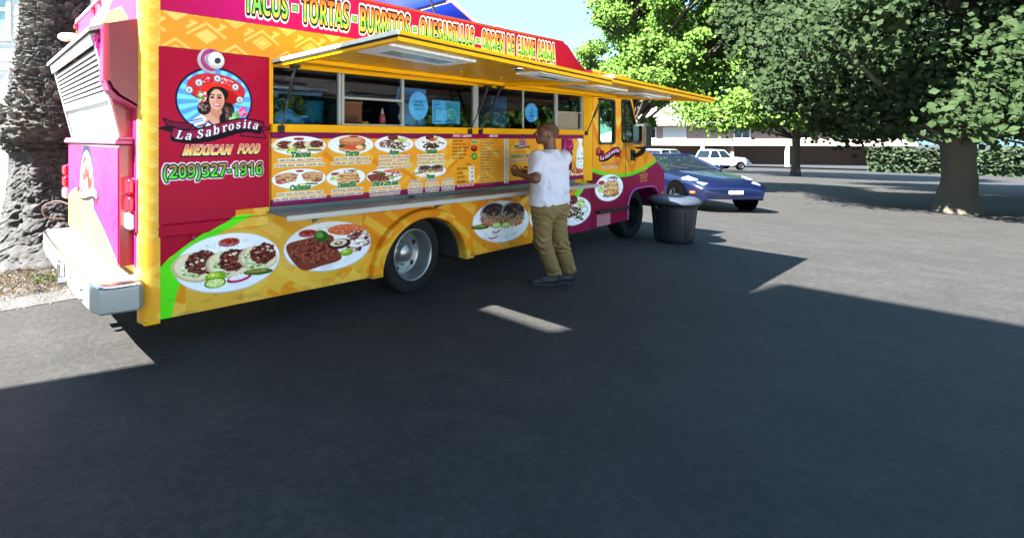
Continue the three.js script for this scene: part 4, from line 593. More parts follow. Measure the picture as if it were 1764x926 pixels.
// ---------------------------------------------------------------- white sided house at the left
{
  const h = thing('sided_house', 'white clapboard house behind the palm trunk at the left', 'house', [.75, 0, -11.5], -Math.atan2(.6, .8));
  const white = std('#c9cdcd', .6), trimM = std('#b9c4c4', .5); const boards = new THREE.BoxGeometry(1, 1, 1);
  const x0 = -12, x1 = 8, wx0 = -1.7, wx1 = .17, wy0 = 4.06, wy1 = 5.6;
  for (let i = 0, y = .32; y < 6.6; y += .205, i++) {
    if (y > 3.14 && y < 3.42) continue;
    const spans = y + .2 > wy0 - .12 && y < wy1 + .1 ? [[x0, wx0 - .12], [wx1 + .12, x1]] : [[x0, x1]];
    for (const [a, b] of spans) { const p = hexa([[a, y, .022], [b, y, .022], [b, y, -.02], [a, y, -.02], [a, y + .207, .004], [b, y + .207, .004], [b, y + .207, -.02], [a, y + .207, -.02]]); part(h, 'siding_board', p, white); }
  }
  part(h, 'wall', [box(x0, wx0 - .1, 0, 6.6, -.3, -.02), box(wx1 + .1, x1, 0, 6.6, -.3, -.02), box(wx0 - .1, wx1 + .1, 0, wy0 - .1, -.3, -.02), box(wx0 - .1, wx1 + .1, wy1 + .1, 6.6, -.3, -.02), box(x0, x0 + .2, 0, 6.6, -8, -.3), box(x1 - .2, x1, 0, 6.6, -8, -.3), box(x0, x1, 0, 6.6, -8.2, -8)], white);
  part(h, 'foundation', box(x0, x1, 0, .33, -.02, .05), std('#cfcabc', .8));
  part(h, 'belt_course', [box(x0, x1, 3.26, 3.47, -.02, .12, .01), box(x0, x1, 3.14, 3.26, -.02, .05, .008), box(x0, x1, 3.47, 3.49, -.02, .15)], std('#d9dee0', .5));
  part(h, 'downspout', box(.18, .25, .3, 3.1, .03, .09, .01), trimM).visible = true;
  const w = group(h, 'window'); part(w, 'frame', [box(wx0 - .12, wx1 + .12, wy1, wy1 + .12, -.1, .05, .008), box(wx1, wx1 + .12, wy0, wy1, -.1, .05, .008), box(wx0 - .12, wx0, wy0, wy1, -.1, .05, .008), box(wx0, wx1, 4.72, 4.79, -.08, .02, .005), box(wx0, wx1, wy0, wy0 + .06, -.08, .02, .005)], trimM);
  part(w, 'sill', box(wx0 - .15, wx1 + .15, wy0 - .09, wy0 - .002, -.1, .09, .01), trimM); part(w, 'pane', box(wx0, wx1, wy0, wy1, -.07, -.062), std('#8fa8a8', .03, .6)); part(w, 'blind', box(wx0, wx1, wy0, wy1, -.25, -.2), std('#8fae9a', .8));
  part(h, 'roof', hexa([[x0 - .5, 6.55, .7], [x1 + .5, 6.55, .7], [x1 + .5, 8.6, -4.2], [x0 - .5, 8.6, -4.2], [x0 - .5, 6.7, .7], [x1 + .5, 6.7, .7], [x1 + .5, 8.75, -4.2], [x0 - .5, 8.75, -4.2]]), std('#55504a', .9));
}
// ---------------------------------------------------------------- leafy trees
const leafG = (() => { const g = new THREE.BufferGeometry(); g.setAttribute('position', new THREE.Float32BufferAttribute([0, -.5, 0, .5, .02, .12, 0, 0, 0, 0, -.5, 0, 0, 0, 0, -.5, .02, .12, .5, .02, .12, .12, .5, .05, 0, 0, 0, 0, 0, 0, -.12, .5, .05, -.5, .02, .12, 0, 0, 0, .12, .5, .05, -.12, .5, .05], 3)); g.computeVertexNormals(); return g; })();
const leafMats = ['#587a2c', '#4c6a26', '#2a3d1c'].map((c) => new THREE.MeshPhysicalMaterial({ color: c, roughness: .8, specularIntensity: .35, transmission: .25, thickness: 0, side: THREE.DoubleSide }));
function tree(label, pos, { H, R, base, leaves, size, seed, mat = 0, clumps = 60, trunkR = .22, grp, flatten = 1, shift = [0, 0], extra = [], tilt = 0, cr = .24 }) {
  const t = thing('leafy_tree', label, 'tree', pos, 0, grp), r = rng(seed), bark = std('#4a443a', .95, 0);
  const centers = [], limbs = [tube([[0, -.1, 0], [.06, base * .5, .04], [.0, base, 0], [.1, base + (H - base) * .45, -.1], [.05, base + (H - base) * .8, 0]], trunkR, 40, 20)];
  for (let i = 0; i < clumps; i++) { const a = i * 2.39996 + r(), u = (i + .5) / clumps, v = base + (H - base) * (.04 + .94 * u), k = Math.sqrt(Math.max(.05, 1 - Math.pow((u - .42) / .62, 2))), q = R * k * Math.sqrt(.15 + .85 * r()); centers.push([Math.cos(a) * q, v + (r() - .5) * .8, Math.sin(a) * q * flatten, .5 + .75 * r()]); }
  for (const c of centers) { const k = smooth(base, base + 2.5, c[1]); c[0] += shift[0] * k; c[2] += shift[1] * k; } if (tilt) for (const c of centers) c[1] += Math.max(0, .8 * c[0] + .6 * c[2] - .4) * tilt * (1 - smooth(base, base + 4, c[1])); centers.push(...extra);
  for (let i = 0; i < centers.length; i += 2) { const [x, y, z] = centers[i], y0 = Math.max(base * .7, y - 1.2 - .5 * Math.hypot(x, z)); limbs.push(tube([[0, y0, 0], [x * .45, mix(y0, y, .4), z * .45], [x, y, z]], .035 + .02 * r(), 10, 6)); }
  { const tp = limbs[0].attributes.position, tn = limbs[0].attributes.normal; for (let i = 0; i < tp.count; i++) { const y = tp.getY(i), k = trunkR * (.35 * fbm(tp.getX(i) * 5, y * 1.4, tp.getZ(i) * 5, 3) + .5 * smooth(.7, -.1, y)); tp.setXYZ(i, tp.getX(i) + tn.getX(i) * k, y, tp.getZ(i) + tn.getZ(i) * k); } limbs[0].computeVertexNormals(); }
  part(t, 'trunk', limbs, bark);
  const im = new THREE.InstancedMesh(leafG, leafMats[mat], leaves), m = new THREE.Matrix4(), q = new THREE.Quaternion(), e = new THREE.Euler(), c = new THREE.Color();
  const tone = centers.map(() => (r() - .5) * .12);
  for (let i = 0; i < leaves; i++) {
    const ci = Math.floor(r() * centers.length), k = centers[ci], u = r() * 2 - 1, a = r() * 6.283, s = Math.sqrt(1 - u * u), d = k[3] * R * cr * Math.pow(r(), .5) * (1 + .7 * Math.pow(r(), 5));
    q.setFromEuler(e.set((r() - .5) * 2.4 - .5, r() * 6.283, (r() - .5) * 2)); const z = size * (.6 + .8 * r());
    m.compose(new THREE.Vector3(k[0] + Math.cos(a) * s * d * 1.15, k[1] + u * d * .8, k[2] + Math.sin(a) * s * d * 1.15), q, new THREE.Vector3(z, z, z)); im.setMatrixAt(i, m);
    c.setHSL(0, 0, clamp(.82 + tone[ci] + .2 * (r() - .5), .3, 1)); im.setColorAt(i, c);
  }
  im.name = 'crown'; im.userData.kind = 'stuff'; t.add(im); shade(t); return t;
}
tree('large bright green tree beyond the truck nose overhanging the parked cars', [20.6, groundY(20.6), -5.6], { H: 9.8, R: 3.0, base: 3.0, leaves: 170000, size: .1, seed: 3, clumps: 230, cr: .155, trunkR: .2, tilt: .55, shift: [1.5, 1.1], extra: [[-.5, 2.6, -.4, .6], [.4, 2.3, .3, .6], [.6, 2.5, .4, .6], [-.6, 3.4, -.5, .8], [-1.3, 5.2, -1.0, .7], [-1.0, 4.2, -.8, .8]] });
tree('second leafy tree further along the street behind the pickup', [46, groundY(46), -6], { H: 12, R: 6.5, base: 3.6, leaves: 90000, size: .22, seed: 8, clumps: 90 });
tree('tall dark leafy tree at the far right of the lot', [33, groundY(33), 4.2], { H: 12, R: 6.2, base: 2.6, leaves: 140000, size: .19, seed: 15, clumps: 100, mat: 2, trunkR: .3 });
tree('broad dark evergreen standing nearest at the right edge of the lot', [20.0, groundY(20.0), 2.6], { H: 9.5, R: 4.2, base: 2.3, leaves: 150000, size: .13, seed: 33, clumps: 110, mat: 2, trunkR: .3 });
tree('leafy tree reflected in the cab windows across the lot', [30, groundY(30), 19], { H: 11, R: 6, base: 2, leaves: 60000, size: .24, seed: 21, clumps: 80, mat: 0 });
tree('leafy tree reflected in the serving windows across the lot', [14, groundY(14), 21], { H: 11, R: 5.5, base: 2, leaves: 60000, size: .24, seed: 24, clumps: 70, mat: 1 });
// ---------------------------------------------------------------- apartment house beyond the street
{
  const O = [66, groundY(66), -23.5], h = thing('apartment_house', 'two storey taupe house with a carport below beyond the street', 'house', O, -1.0);
  // local x runs to the right along the front, z towards the viewer
  const taupe = std('#8d7a72', .85), cream = std('#e0d3c6', .8), wM = std('#e6e6e4', .5);
  part(h, 'wall', [box(-3.0, 24, 2.62, 4.75, -9, 0), box(-5.5, -3, 0, 3.2, -7, -.4), box(23.6, 24, 0, 2.6, -9, 0), box(8, 8.3, 0, 2.6, -9, -.2), box(-2.9, 24, 0, 2.6, -9, -6)], taupe);
  part(h, 'side_wall', [box(-5.6, -2.9, 0, 3.4, -6.8, .06), hexa([[-2.9, 2.5, .0], [-2.9, 4.4, 0], [-2.9, 4.4, -6], [-2.9, 2.5, -6], [-5.6, 2.5, 0], [-5.6, 3.4, 0], [-5.6, 3.4, -6], [-5.6, 2.5, -6]])], cream);
  part(h, 'beam', [box(-3.2, 24, 2.34, 2.62, -.2, .3, .02), box(-3.0, -2.6, 0, 2.34, -.2, .2), box(5, 5.3, 0, 2.34, -.1, .2), box(13, 13.3, 0, 2.34, -.1, .2)], cream);
  part(h, 'roof', [hexa([[-4.2, 4.72, 1.0], [25, 4.72, 1.0], [25, 7.6, -4.6], [.2, 7.6, -4.6], [-4.2, 4.9, 1.0], [25, 4.9, 1.0], [25, 7.75, -4.6], [.2, 7.75, -4.6]]), hexa([[-4.2, 4.72, -10], [-4.2, 4.72, 1], [.2, 7.6, -4.6], [.1, 7.5, -4.7], [-4.2, 4.9, -10], [-4.2, 4.9, 1], [.2, 7.75, -4.6], [.1, 7.75, -4.7]])], std('#b3aaa0', .85));
  part(h, 'fascia', box(-4.2, 25, 4.62, 4.78, .9, 1.02), std('#6e625c', .7));
  for (const x of [-.3, 9, 15, 20]) { const w = group(h, 'window'); part(w, 'frame', [box(x - .78, x + .78, 3.12, 3.2, 0, .07), box(x - .78, x + .78, 4.32, 4.4, 0, .07), box(x - .78, x - .7, 3.2, 4.32, 0, .07), box(x + .7, x + .78, 3.2, 4.32, 0, .07), box(x - .04, x + .04, 3.2, 4.32, 0, .06)], wM); part(w, 'pane', box(x - .7, x + .7, 3.2, 4.32, .005, .03), std('#3a4652', .05, .3)); }
  const sh = group(h, 'balcony_screen'); for (let i = 0; i < 14; i++) part(sh, 'screen_slat', box(1.2 + i * .17, 1.2 + i * .17 + .14, 2.9, 4.5, .02, .08), std('#cfd2d2', .6));
  for (let i = 0; i < 7; i++) part(h, 'stair_tread', box(-5.0 + i * .3, -4.6 + i * .3, .5 + i * .26, .58 + i * .26, .2, 1.2), std('#8a4a3c', .8));
  part(h, 'stair_rail', [bar([-5.1, 1.4, 1.2], [-2.9, 3.3, 1.2], .04)], M.black);
}
solo('hedge', (() => { const r = rng(12), g = []; for (let i = 0; i < 7000; i++) { const x = 71.6 + r() * 1.0, z = -6 + r() * 34; g.push(leafG.clone().scale(.3, .3, .3).rotateX(r() * 6).rotateY(r() * 6).translate(x, groundY(70) + .1 + (2.3 + .35 * noise(z * .6, 1)) * Math.sqrt(r()), z)); } g.push(box(72.4, 73.8, -2.5, .4, -6, 28)); return g; })(), std('#22321a', .9, 0, { side: THREE.DoubleSide }), 'long clipped hedge closing the far end of the lot', 'hedge', null, 'stuff');
{ // tall building off to the left of the lot, whose shade lies over the near asphalt
  const b = thing('office_building', 'tall plain office block off the left side of the lot', 'building', [-4.6, 0, -.58]);
  part(b, 'wall', box(-14, 0, 0, 12, 0, 3.7), std('#cfcdc6', .8)); part(b, 'annex', box(-13, -.02, 0, 9, -.74, -.002), std('#c6c3bb', .8)); part(b, 'parapet', box(-14.1, .1, 12, 12.4, 0, 3.5), std('#b8b5ac', .8));
  for (let f = 0; f < 4; f++) for (let i = 0; i < 1; i++) part(b, 'window', box(.001, .03, 1 + f * 2.9, 2.6 + f * 2.9, .7, 2.7), std('#3a454c', .1, .2));
}
{ // pale building across the lot, behind the camera; it shows in the window glass
  const b = thing('pale_building', 'pale sided building across the lot, seen in the window glass', 'building', [2, 0, 24]);
  part(b, 'wall', box(-12, 8, 0, 6.4, 0, 6), std('#d6d6d0', .7)); part(b, 'roof', hexa([[-12.6, 6.4, 6.6], [8.6, 6.4, 6.6], [8.6, 6.4, -.6], [-12.6, 6.4, -.6], [-12.6, 9, 3.2], [8.6, 9, 3.2], [8.6, 9, 2.8], [-12.6, 9, 2.8]]), std('#5a5550', .9));
  for (const x of [-9, -5, -1, 3, 6.5]) part(b, 'window', box(x - .6, x + .6, 3.4, 5, -.03, 0), std('#39434a', .1, .3));
}

// ---------------------------------------------------------------- cars: lofted body shells
// stations along x (0 rear .. L front): [x, half width, sill y, shoulder y, ridge y]; body below the glass
function loftBody(st, seg = 14) {
  const pos = [], idx = [], n = seg * 2 + 1;
  for (const [x, hw, y0, ys, yr] of st) for (let i = 0; i <= seg * 2; i++) {
    const s = i / seg - 1, side = Math.sign(s), a = Math.abs(s); // from one sill over the top to the other
    let z, y; if (a > .55) { const k = (1 - a) / .45; z = hw * (.94 + .06 * Math.sin(k * Math.PI * .62)); y = mix(y0, ys, k); } else { const k = a / .55; z = hw * .962 * Math.pow(k, .9); y = mix(yr, ys, Math.pow(k, 3)); }
    pos.push(x, y, side * z);
  }
  for (let j = 0; j < st.length - 1; j++) for (let i = 0; i < n - 1; i++) { const a = j * n + i, b = a + n; idx.push(a, a + 1, b, b, a + 1, b + 1); }
  for (const [o, f] of [[0, 1], [(st.length - 1) * n, 0]]) for (let i = 1; i < n - 1; i++) f ? idx.push(o, o + i + 1, o + i) : idx.push(o, o + i, o + i + 1);
  const g = new THREE.BufferGeometry(); g.setAttribute('position', new THREE.Float32BufferAttribute(pos, 3)); g.setIndex(idx); g.computeVertexNormals(); return flat(g);
}
// cabin: four pillars and roof from a lower and an upper ring; glass between
function cabin(car, paint, glass, lo, up, w0, w1, y0, y1) {
  const q = (a, b, c, d) => { const g = new THREE.BufferGeometry(); g.setAttribute('position', new THREE.Float32BufferAttribute([...a, ...b, ...c, ...a, ...c, ...d], 3)); g.computeVertexNormals(); return g; };
  const L = (x, s) => [x, y0, s * w0], U = (x, s) => [x, y1, s * w1];
  part(car, 'windscreen', q(L(lo[1], 1), L(lo[1], -1), U(up[1], -1), U(up[1], 1)), glass); part(car, 'rear_window', q(L(lo[0], -1), L(lo[0], 1), U(up[0], 1), U(up[0], -1)), glass);
  for (const s of [1, -1]) part(car, 'side_window', s > 0 ? q(L(lo[0], s), L(lo[1], s), U(up[1], s), U(up[0], s)) : q(L(lo[1], s), L(lo[0], s), U(up[0], s), U(up[1], s)), glass);
  const pl = []; for (const s of [1, -1]) { pl.push(bar(L(lo[0], s), U(up[0], s), .05), bar(L(lo[1], s), U(up[1], s), .035), bar([mix(lo[0], lo[1], .5), y0, s * w0 * 1.005], [mix(up[0], up[1], .5), y1, s * w1 * 1.005], .035), bar(U(up[0], s), U(up[1], s), .035)); }
  const rx0 = up[0] - .06, rx1 = up[1] + .04;
  part(car, 'roof', [hexa([[rx0, y1 - .02, w1], [rx1, y1 - .02, w1], [rx1, y1 - .02, -w1], [rx0, y1 - .02, -w1], [rx0 + .12, y1 + .05, w1 * .86], [rx1 - .14, y1 + .05, w1 * .86], [rx1 - .14, y1 + .05, -w1 * .86], [rx0 + .12, y1 + .05, -w1 * .86]]), ...pl], paint);
  part(car, 'cabin_interior', [box(lo[0] + .2, lo[1] - .5, y0 - .5, y0 + .02, -w0 * .85, w0 * .85), ...[-.36, .36].flatMap((z) => [box(mix(lo[0], lo[1], .42), mix(lo[0], lo[1], .5), y0 - .2, y0 + (y1 - y0) * .7, z - .22, z + .22, .05)])], M.black);
}
const carTyre = lathe([[.2, -.1], [.3, -.105], [.325, -.08], [.325, .08], [.3, .105], [.2, .1]], 36).rotateX(Math.PI / 2), carRim = [lathe([[.205, .1], [.195, .095], [.18, .05], [.05, .075], [0, .08]], 30).rotateX(Math.PI / 2)];
const spokeG = []; for (let i = 0; i < 5; i++) { spokeG.push(new THREE.BoxGeometry(.045, .18, .02).translate(0, .1, .09).rotateZ(i * 1.2566)); }
function carWheels(car, xs, hw, r = .325) { for (const x of xs) for (const s of [1, -1]) { const w = group(car, 'wheel'); w.position.set(x, r, s * (hw - .1)); if (s < 0) w.rotation.y = Math.PI; w.scale.setScalar(r / .325); part(w, 'tyre', carTyre, M.hollow); part(w, 'rim', carRim, M.darkSteel); part(w, 'spokes', spokeG, M.chrome); } }
const paintOf = (c) => new THREE.MeshPhysicalMaterial({ color: c, roughness: .35, metalness: .25, clearcoat: 1, clearcoatRoughness: .04 });
const carGlass = std('#1a242c', .03, .4);
{
  const p = [15.45, groundY(15.45), -2.11], car = thing('blue_coupe', 'glossy blue low coupe parked nose out behind the black bin', 'car', p, -2.2), paint = new THREE.MeshPhysicalMaterial({ color: '#030926', roughness: .3, clearcoat: .6, clearcoatRoughness: .05 }); car.scale.set(1, 1.1, 1);
  // nose towards +x
  part(car, 'body', loftBody([[-2.2, .70, .35, .72, .78], [-2.12, .82, .28, .80, .88], [-1.4, .89, .24, .84, .92], [-.4, .89, .22, .82, .88], [.55, .89, .22, .80, .87], [.75, .89, .22, .79, .87], [1.4, .88, .24, .74, .80], [1.85, .84, .26, .66, .71], [2.1, .76, .28, .58, .62], [2.2, .66, .32, .50, .53]]), paint);
  cabin(car, paint, carGlass, [-1.55, .72], [-.85, -.1], .76, .56, .84, 1.16);
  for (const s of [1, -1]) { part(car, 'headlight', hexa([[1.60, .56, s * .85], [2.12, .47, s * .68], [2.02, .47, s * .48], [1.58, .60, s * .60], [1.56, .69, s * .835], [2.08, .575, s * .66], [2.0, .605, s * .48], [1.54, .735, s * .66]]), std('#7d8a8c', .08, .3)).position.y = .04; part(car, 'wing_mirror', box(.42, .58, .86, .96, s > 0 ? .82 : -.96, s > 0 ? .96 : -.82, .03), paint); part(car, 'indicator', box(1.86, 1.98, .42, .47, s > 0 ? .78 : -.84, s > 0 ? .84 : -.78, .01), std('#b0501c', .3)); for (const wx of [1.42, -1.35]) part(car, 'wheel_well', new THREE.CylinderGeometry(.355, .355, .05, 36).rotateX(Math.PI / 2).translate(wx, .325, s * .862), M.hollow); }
  part(car, 'air_intake', box(2.1, 2.19, .32, .42, -.5, .5, .02), M.black); part(car, 'licence_plate', box(2.2, 2.215, .43, .50, -.16, .16), M.white); parts(car, 'wiper', [bar([.74, .89, -.4], [.5, .96, .1], .01), bar([.74, .89, .1], [.5, .96, .55], .01)], M.black); part(car, 'hood_seam', [bar([.78, .885, -.6], [.78, .885, .6], .008)], M.black);
  carWheels(car, [1.42, -1.35], .92, .31);
}
{
  const x = 43.5, z = 3.7 - (706 - .6018 * 551) * 40 / 884, car = thing('silver_wagon', 'silver sport wagon seen from behind in front of the carport', 'car', [x, groundY(x), z], -.12), paint = paintOf('#b9bdc2');
  // its tail towards the viewer: nose along +x local, turned away
  part(car, 'body', loftBody([[-2.3, .82, .35, .92, .98], [-2.2, .9, .3, .98, 1.02], [-.5, .92, .28, .98, 1.04], [1.0, .92, .28, .96, 1.02], [2.0, .88, .3, .86, .92], [2.3, .76, .35, .7, .74]]), paint);
  cabin(car, paint, carGlass, [-2.18, 1.1], [-1.8, .3], .84, .68, 1.0, 1.66);
  for (const s of [1, -1]) part(car, 'tail_light', box(-2.33, -2.18, .80, 1.02, s > 0 ? .66 : -.86, s > 0 ? .86 : -.66, .02), std('#c8281c', .25)); part(car, 'licence_plate', box(-2.335, -2.30, .68, .82, -.2, .2), M.white); part(car, 'rear_bumper', box(-2.42, -2.2, .4, .6, -.86, .86, .05), paint);
  parts(car, 'roof_rack', [bar([-1.6, 1.75, .6], [.1, 1.75, .6], .02), bar([-1.6, 1.75, -.6], [.1, 1.75, -.6], .02)], M.black);
  carWheels(car, [1.45, -1.4], .94, .34);
}
{
  const u = 586, d = 46, x = (532 + .7986 * u) * d / 884, z = 3.7 - (706 - .6018 * u) * d / 884, car = thing('white_pickup', 'white pickup truck parked before the carport right of the wagon', 'pickup truck', [x + 1.7, groundY(x), z + 1.3], .64), paint = paintOf('#dcdedf');
  car.rotation.y = -.64;
  part(car, 'body', loftBody([[-2.8, .86, .5, 1.02, 1.04], [-2.7, .92, .42, 1.06, 1.08], [-.9, .94, .4, 1.06, 1.08], [.9, .94, .4, 1.06, 1.1], [1.2, .94, .4, 1.06, 1.14], [2.4, .92, .42, 1.0, 1.08], [2.7, .84, .5, .86, .92]]), paint);
  part(car, 'cargo_bed', box(-2.6, -.9, 1.06, 1.09, -.78, .78), M.darkSteel);
  cabin(car, paint, carGlass, [-.85, 1.15], [-.6, .55], .88, .72, 1.08, 1.72);
  for (const s of [1, -1]) part(car, 'tail_light', box(-2.83, -2.7, .72, 1.02, s > 0 ? .76 : -.9, s > 0 ? .9 : -.76, .02), std('#b8281c', .25));
  part(car, 'rear_bumper', box(-2.95, -2.75, .48, .62, -.88, .88, .03), M.chrome); part(car, 'front_bumper', box(2.66, 2.86, .46, .62, -.9, .9, .03), M.chrome);
  carWheels(car, [1.85, -1.75], .96, .37);
}
// ---------------------------------------------------------------- black bin
{
  const b = thing('trash_bin', 'black round plastic rubbish bin with a holed lid beside the truck nose', 'rubbish bin', [8.78, 0, .40], .2), plastic = std('#1b1f26', .42), lid = std('#2c323e', .42);
  const N = 40, prof = [[.235, 0], [.25, .012], [.262, .08], [.30, .52], [.318, .585], [.318, .60], [.345, .60], [.345, .615]];
  part(b, 'bin_body', [lathe([[0, .004], ...prof, [.335, .63], [.31, .625], [.25, .06]], N)], plastic);
  const pn = []; for (let i = 0; i < 4; i++) { const a = i * Math.PI / 2 + .35; const p = []; for (const [da, y] of [[-.42, .06], [-.36, .50], [.36, .50], [.42, .06]]) { const r = mix(.258, .297, (y - .06) / .44) + .004; p.push([Math.sin(a + da) * r, y, Math.cos(a + da) * r]); } pn.push(tube([p[0], p[1]], .006, 6, 6), tube([p[1], [Math.sin(a) * .302, .505, Math.cos(a) * .302], p[2]], .006, 10, 6), tube([p[2], p[3]], .006, 6, 6)); } part(b, 'bin_rib', pn, plastic);
  for (const a of [1.2, 1.2 + Math.PI]) part(b, 'bin_handle', new THREE.TorusGeometry(.06, .016, 8, 16, Math.PI).rotateX(Math.PI).rotateY(a).translate(Math.sin(a) * .345, .56, Math.cos(a) * .345), plastic);
  const L = lathe([[.13, .665], [.15, .685], [.2, .70], [.29, .69], [.335, .665], [.362, .635], [.366, .60], [.354, .60], [.35, .632], [.32, .655], [.2, .68], [.15, .665]], 48); const lg = part(b, 'lid', L, lid); part(lg, 'lid_hole_rim', new THREE.TorusGeometry(.137, .012, 8, 36).rotateX(Math.PI / 2).translate(0, .676, 0), lid);
  part(b, 'bin_liner', lathe([[.33, .60], [.27, .45], [.24, .1], [0, .09]], 30), M.black);
}
// ---------------------------------------------------------------- things in and behind the serving windows
{
  const sign = (name, label, cx, cy, w, h, draw, round, z = -.025) => {
    const c = canvasM(cx - w / 2, cy - h / 2, w, h, 700); draw(c); const m = c.mat({ roughness: .7, clearcoat: 0 });
    return solo(name, round ? (() => { const e = new THREE.ExtrudeGeometry(shape([...Array(40)].map((_, i) => [cx + w / 2 * Math.cos(i / 40 * 6.28318), cy + h / 2 * Math.sin(i / 40 * 6.28318)])), { depth: .006, bevelEnabled: false }); return e.translate(0, 0, z - .006); })() : sheet(rect(cx - w / 2, cy - h / 2, cx + w / 2, cy + h / 2), [], z, .003), m, label, 'sign');
  };
  sign('paper_plate_sign', 'round paper plate sign hand lettered TACOS behind the middle window', 3.70, 1.915, .27, .285, (c) => { c.fillStyle = '#f2f4f4'; c.fillRect(0, 0, 9, 9); ell(c, 3.70, 1.915, .11, .118, null, 0, '#d9dfe0', .004); [['TACOS', .13], ['BUENO 2x', .15], ['UNO $1', .13]].forEach(([s, w], i) => txt(c, s, 3.70 - w / 2, 1.945 - i * .038, w, .024, { fill: '#1a2030' })); }, true);
  sign('paper_plate_sign', 'smaller round paper plate sign in the right hand window above the man', 5.665, 1.905, .27, .235, (c) => { c.fillStyle = '#e9f0f4'; c.fillRect(0, 0, 9, 9); ell(c, 5.665, 1.905, .11, .098, null, 0, '#cdd6dc', .004); [['ICE', .05], ['COLD', .09], ['2.00', .11]].forEach(([s, w], i) => txt(c, s, 5.665 - w / 2, 1.935 - i * .042, w, .026, { fill: '#1a2436' })); }, true);
  sign('menu_sheet', 'printed paper sheets taped inside the middle window beside the round plate', 4.115, 1.86, .43, .245, (c) => { c.fillStyle = '#e3ecf0'; c.fillRect(0, 0, 9, 9); c.fillStyle = '#a8cfae'; c.fillRect(4.09, 1.7, .3, .4); const r = rng(6); for (let i = 0; i < 15; i++) { c.fillStyle = i === 0 ? '#2a7a3a' : 'rgba(30,50,70,.75)'; c.fillRect(3.92, 1.965 - i * .015, .05 + .09 * r(), .005); c.fillRect(4.12, 1.95 - i * .015, .06 + .12 * r(), .005); } c.fillStyle = '#f2f6f6'; c.fillRect(3.95, 1.78, .17, .1); });
  const it = (name, label, cat, geoms, mats, names) => { const t = thing(name, label, cat); geoms.forEach((g, i) => part(t, names[i], g, mats[i])); return t; };
  const Y = 1.641;
  it('cardboard_box', 'brown cardboard carton standing inside the open sliding window', 'box', [box(2.80, 3.04, Y, 1.905, -.34, -.12, .003), [box(2.79, 3.05, 1.9055, 1.909, -.36, -.23), box(2.79, 3.05, 1.906, 1.93, -.12, -.117)], box(2.84, 3.0, 1.73, 1.80, -.1195, -.1185)], [std('#5a3820', .9), std('#643f24', .9), std('#3c2414', .9)], ['carton', 'flap', 'print']);
  it('green_tub', 'green plastic tub behind the left window', 'tub', [lathe([[0, Y], [.085, Y], [.098, 1.90], [.104, 1.905], [.104, 1.92], [.092, 1.92], [.08, 1.66]], 30).translate(2.56, 0, -.24), new THREE.TorusGeometry(.1, .006, 6, 30).rotateX(Math.PI / 2).translate(2.56, 1.86, -.24)], [std('#1f5a4c', .6), std('#2a6a5a', .6)], ['tub_body', 'rim_band']);
  it('plastic_bag', 'white shopping bag with green print behind the left window', 'bag', [(() => { const g = new THREE.SphereGeometry(.13, 26, 18), p = g.attributes.position; for (let i = 0; i < p.count; i++) { const x = p.getX(i), y = p.getY(i), z = p.getZ(i), k = 1 + .25 * noise(x * 14, y * 14, z * 14); p.setXYZ(i, x * k * 1.15, y * k * (y > 0 ? .9 : .55), z * k * .7); } g.computeVertexNormals(); return g.translate(2.28, 1.72, -.22); })(), [[2.24, 1.73], [2.31, 1.78], [2.33, 1.69]].map(([x, y]) => new THREE.SphereGeometry(.02, 10, 8).scale(1, 1, .4).translate(x, y, -.118)), tube([[2.2, 1.8, -.2], [2.16, 1.9, -.2], [2.24, 1.92, -.2], [2.27, 1.82, -.2]], .006, 20, 6)], [std('#9aa4aa', .5), std('#2f6a26', .5), std('#8a9094', .5)], ['bag_body', 'print_spot', 'bag_handle']);
  it('napkin_dispenser', 'dark napkin dispenser between the bag and the green tub', 'dispenser', [box(2.40, 2.49, Y, 1.77, -.28, -.16, .01), box(2.41, 2.48, 1.66, 1.75, -.1605, -.157), box(2.415, 2.475, 1.77, 1.785, -.25, -.19, .004)], [std('#3a3f7a', .4), std('#23284f', .4), M.white], ['case', 'face_plate', 'napkins']);
  it('salsa_bottle', 'pink squeeze bottle at the right of the open sliding window', 'bottle', [lathe([[0, Y], [.03, Y], [.033, 1.66], [.033, 1.80], [.02, 1.82], [.0, 1.822]], 20).translate(3.33, 0, -.16), lathe([[.02, 1.822], [.018, 1.84], [.005, 1.885], [0, 1.886]], 14).translate(3.33, 0, -.16)], [std('#7a303c', .5), std('#8a7f74', .5)], ['bottle_body', 'nozzle']);
  it('lime_tray', 'shallow tray heaped with yellow green limes in the open window', 'tray', [[box(3.06, 3.25, Y, 1.70, -.3, -.295), box(3.06, 3.25, Y, 1.70, -.125, -.12), box(3.06, 3.064, Y, 1.70, -.295, -.125), box(3.246, 3.25, Y, 1.70, -.295, -.125)], [...Array(14)].map((_, i) => new THREE.SphereGeometry(.026, 12, 9).translate(3.09 + (i % 5) * .034, 1.70 + (i > 9 ? .03 : 0), -.26 + Math.floor((i % 10) / 5) * .05 + (i > 9 ? .02 : 0)))], [std('#8e9088', .35, .6), std('#a8a03a', .5)], ['tray_pan', 'limes']);
  it('fluorescent_tube', 'unlit fluorescent tube hanging under the truck ceiling inside the left window', 'lamp', [bar([2.15, 2.06, -.9], [3.1, 2.06, -.9], .02), box(2.1, 3.15, 2.085, 2.12, -.95, -.85, .008)], [std('#9aa0a2', .5), std('#5a6062', .5)], ['tube', 'fitting']);
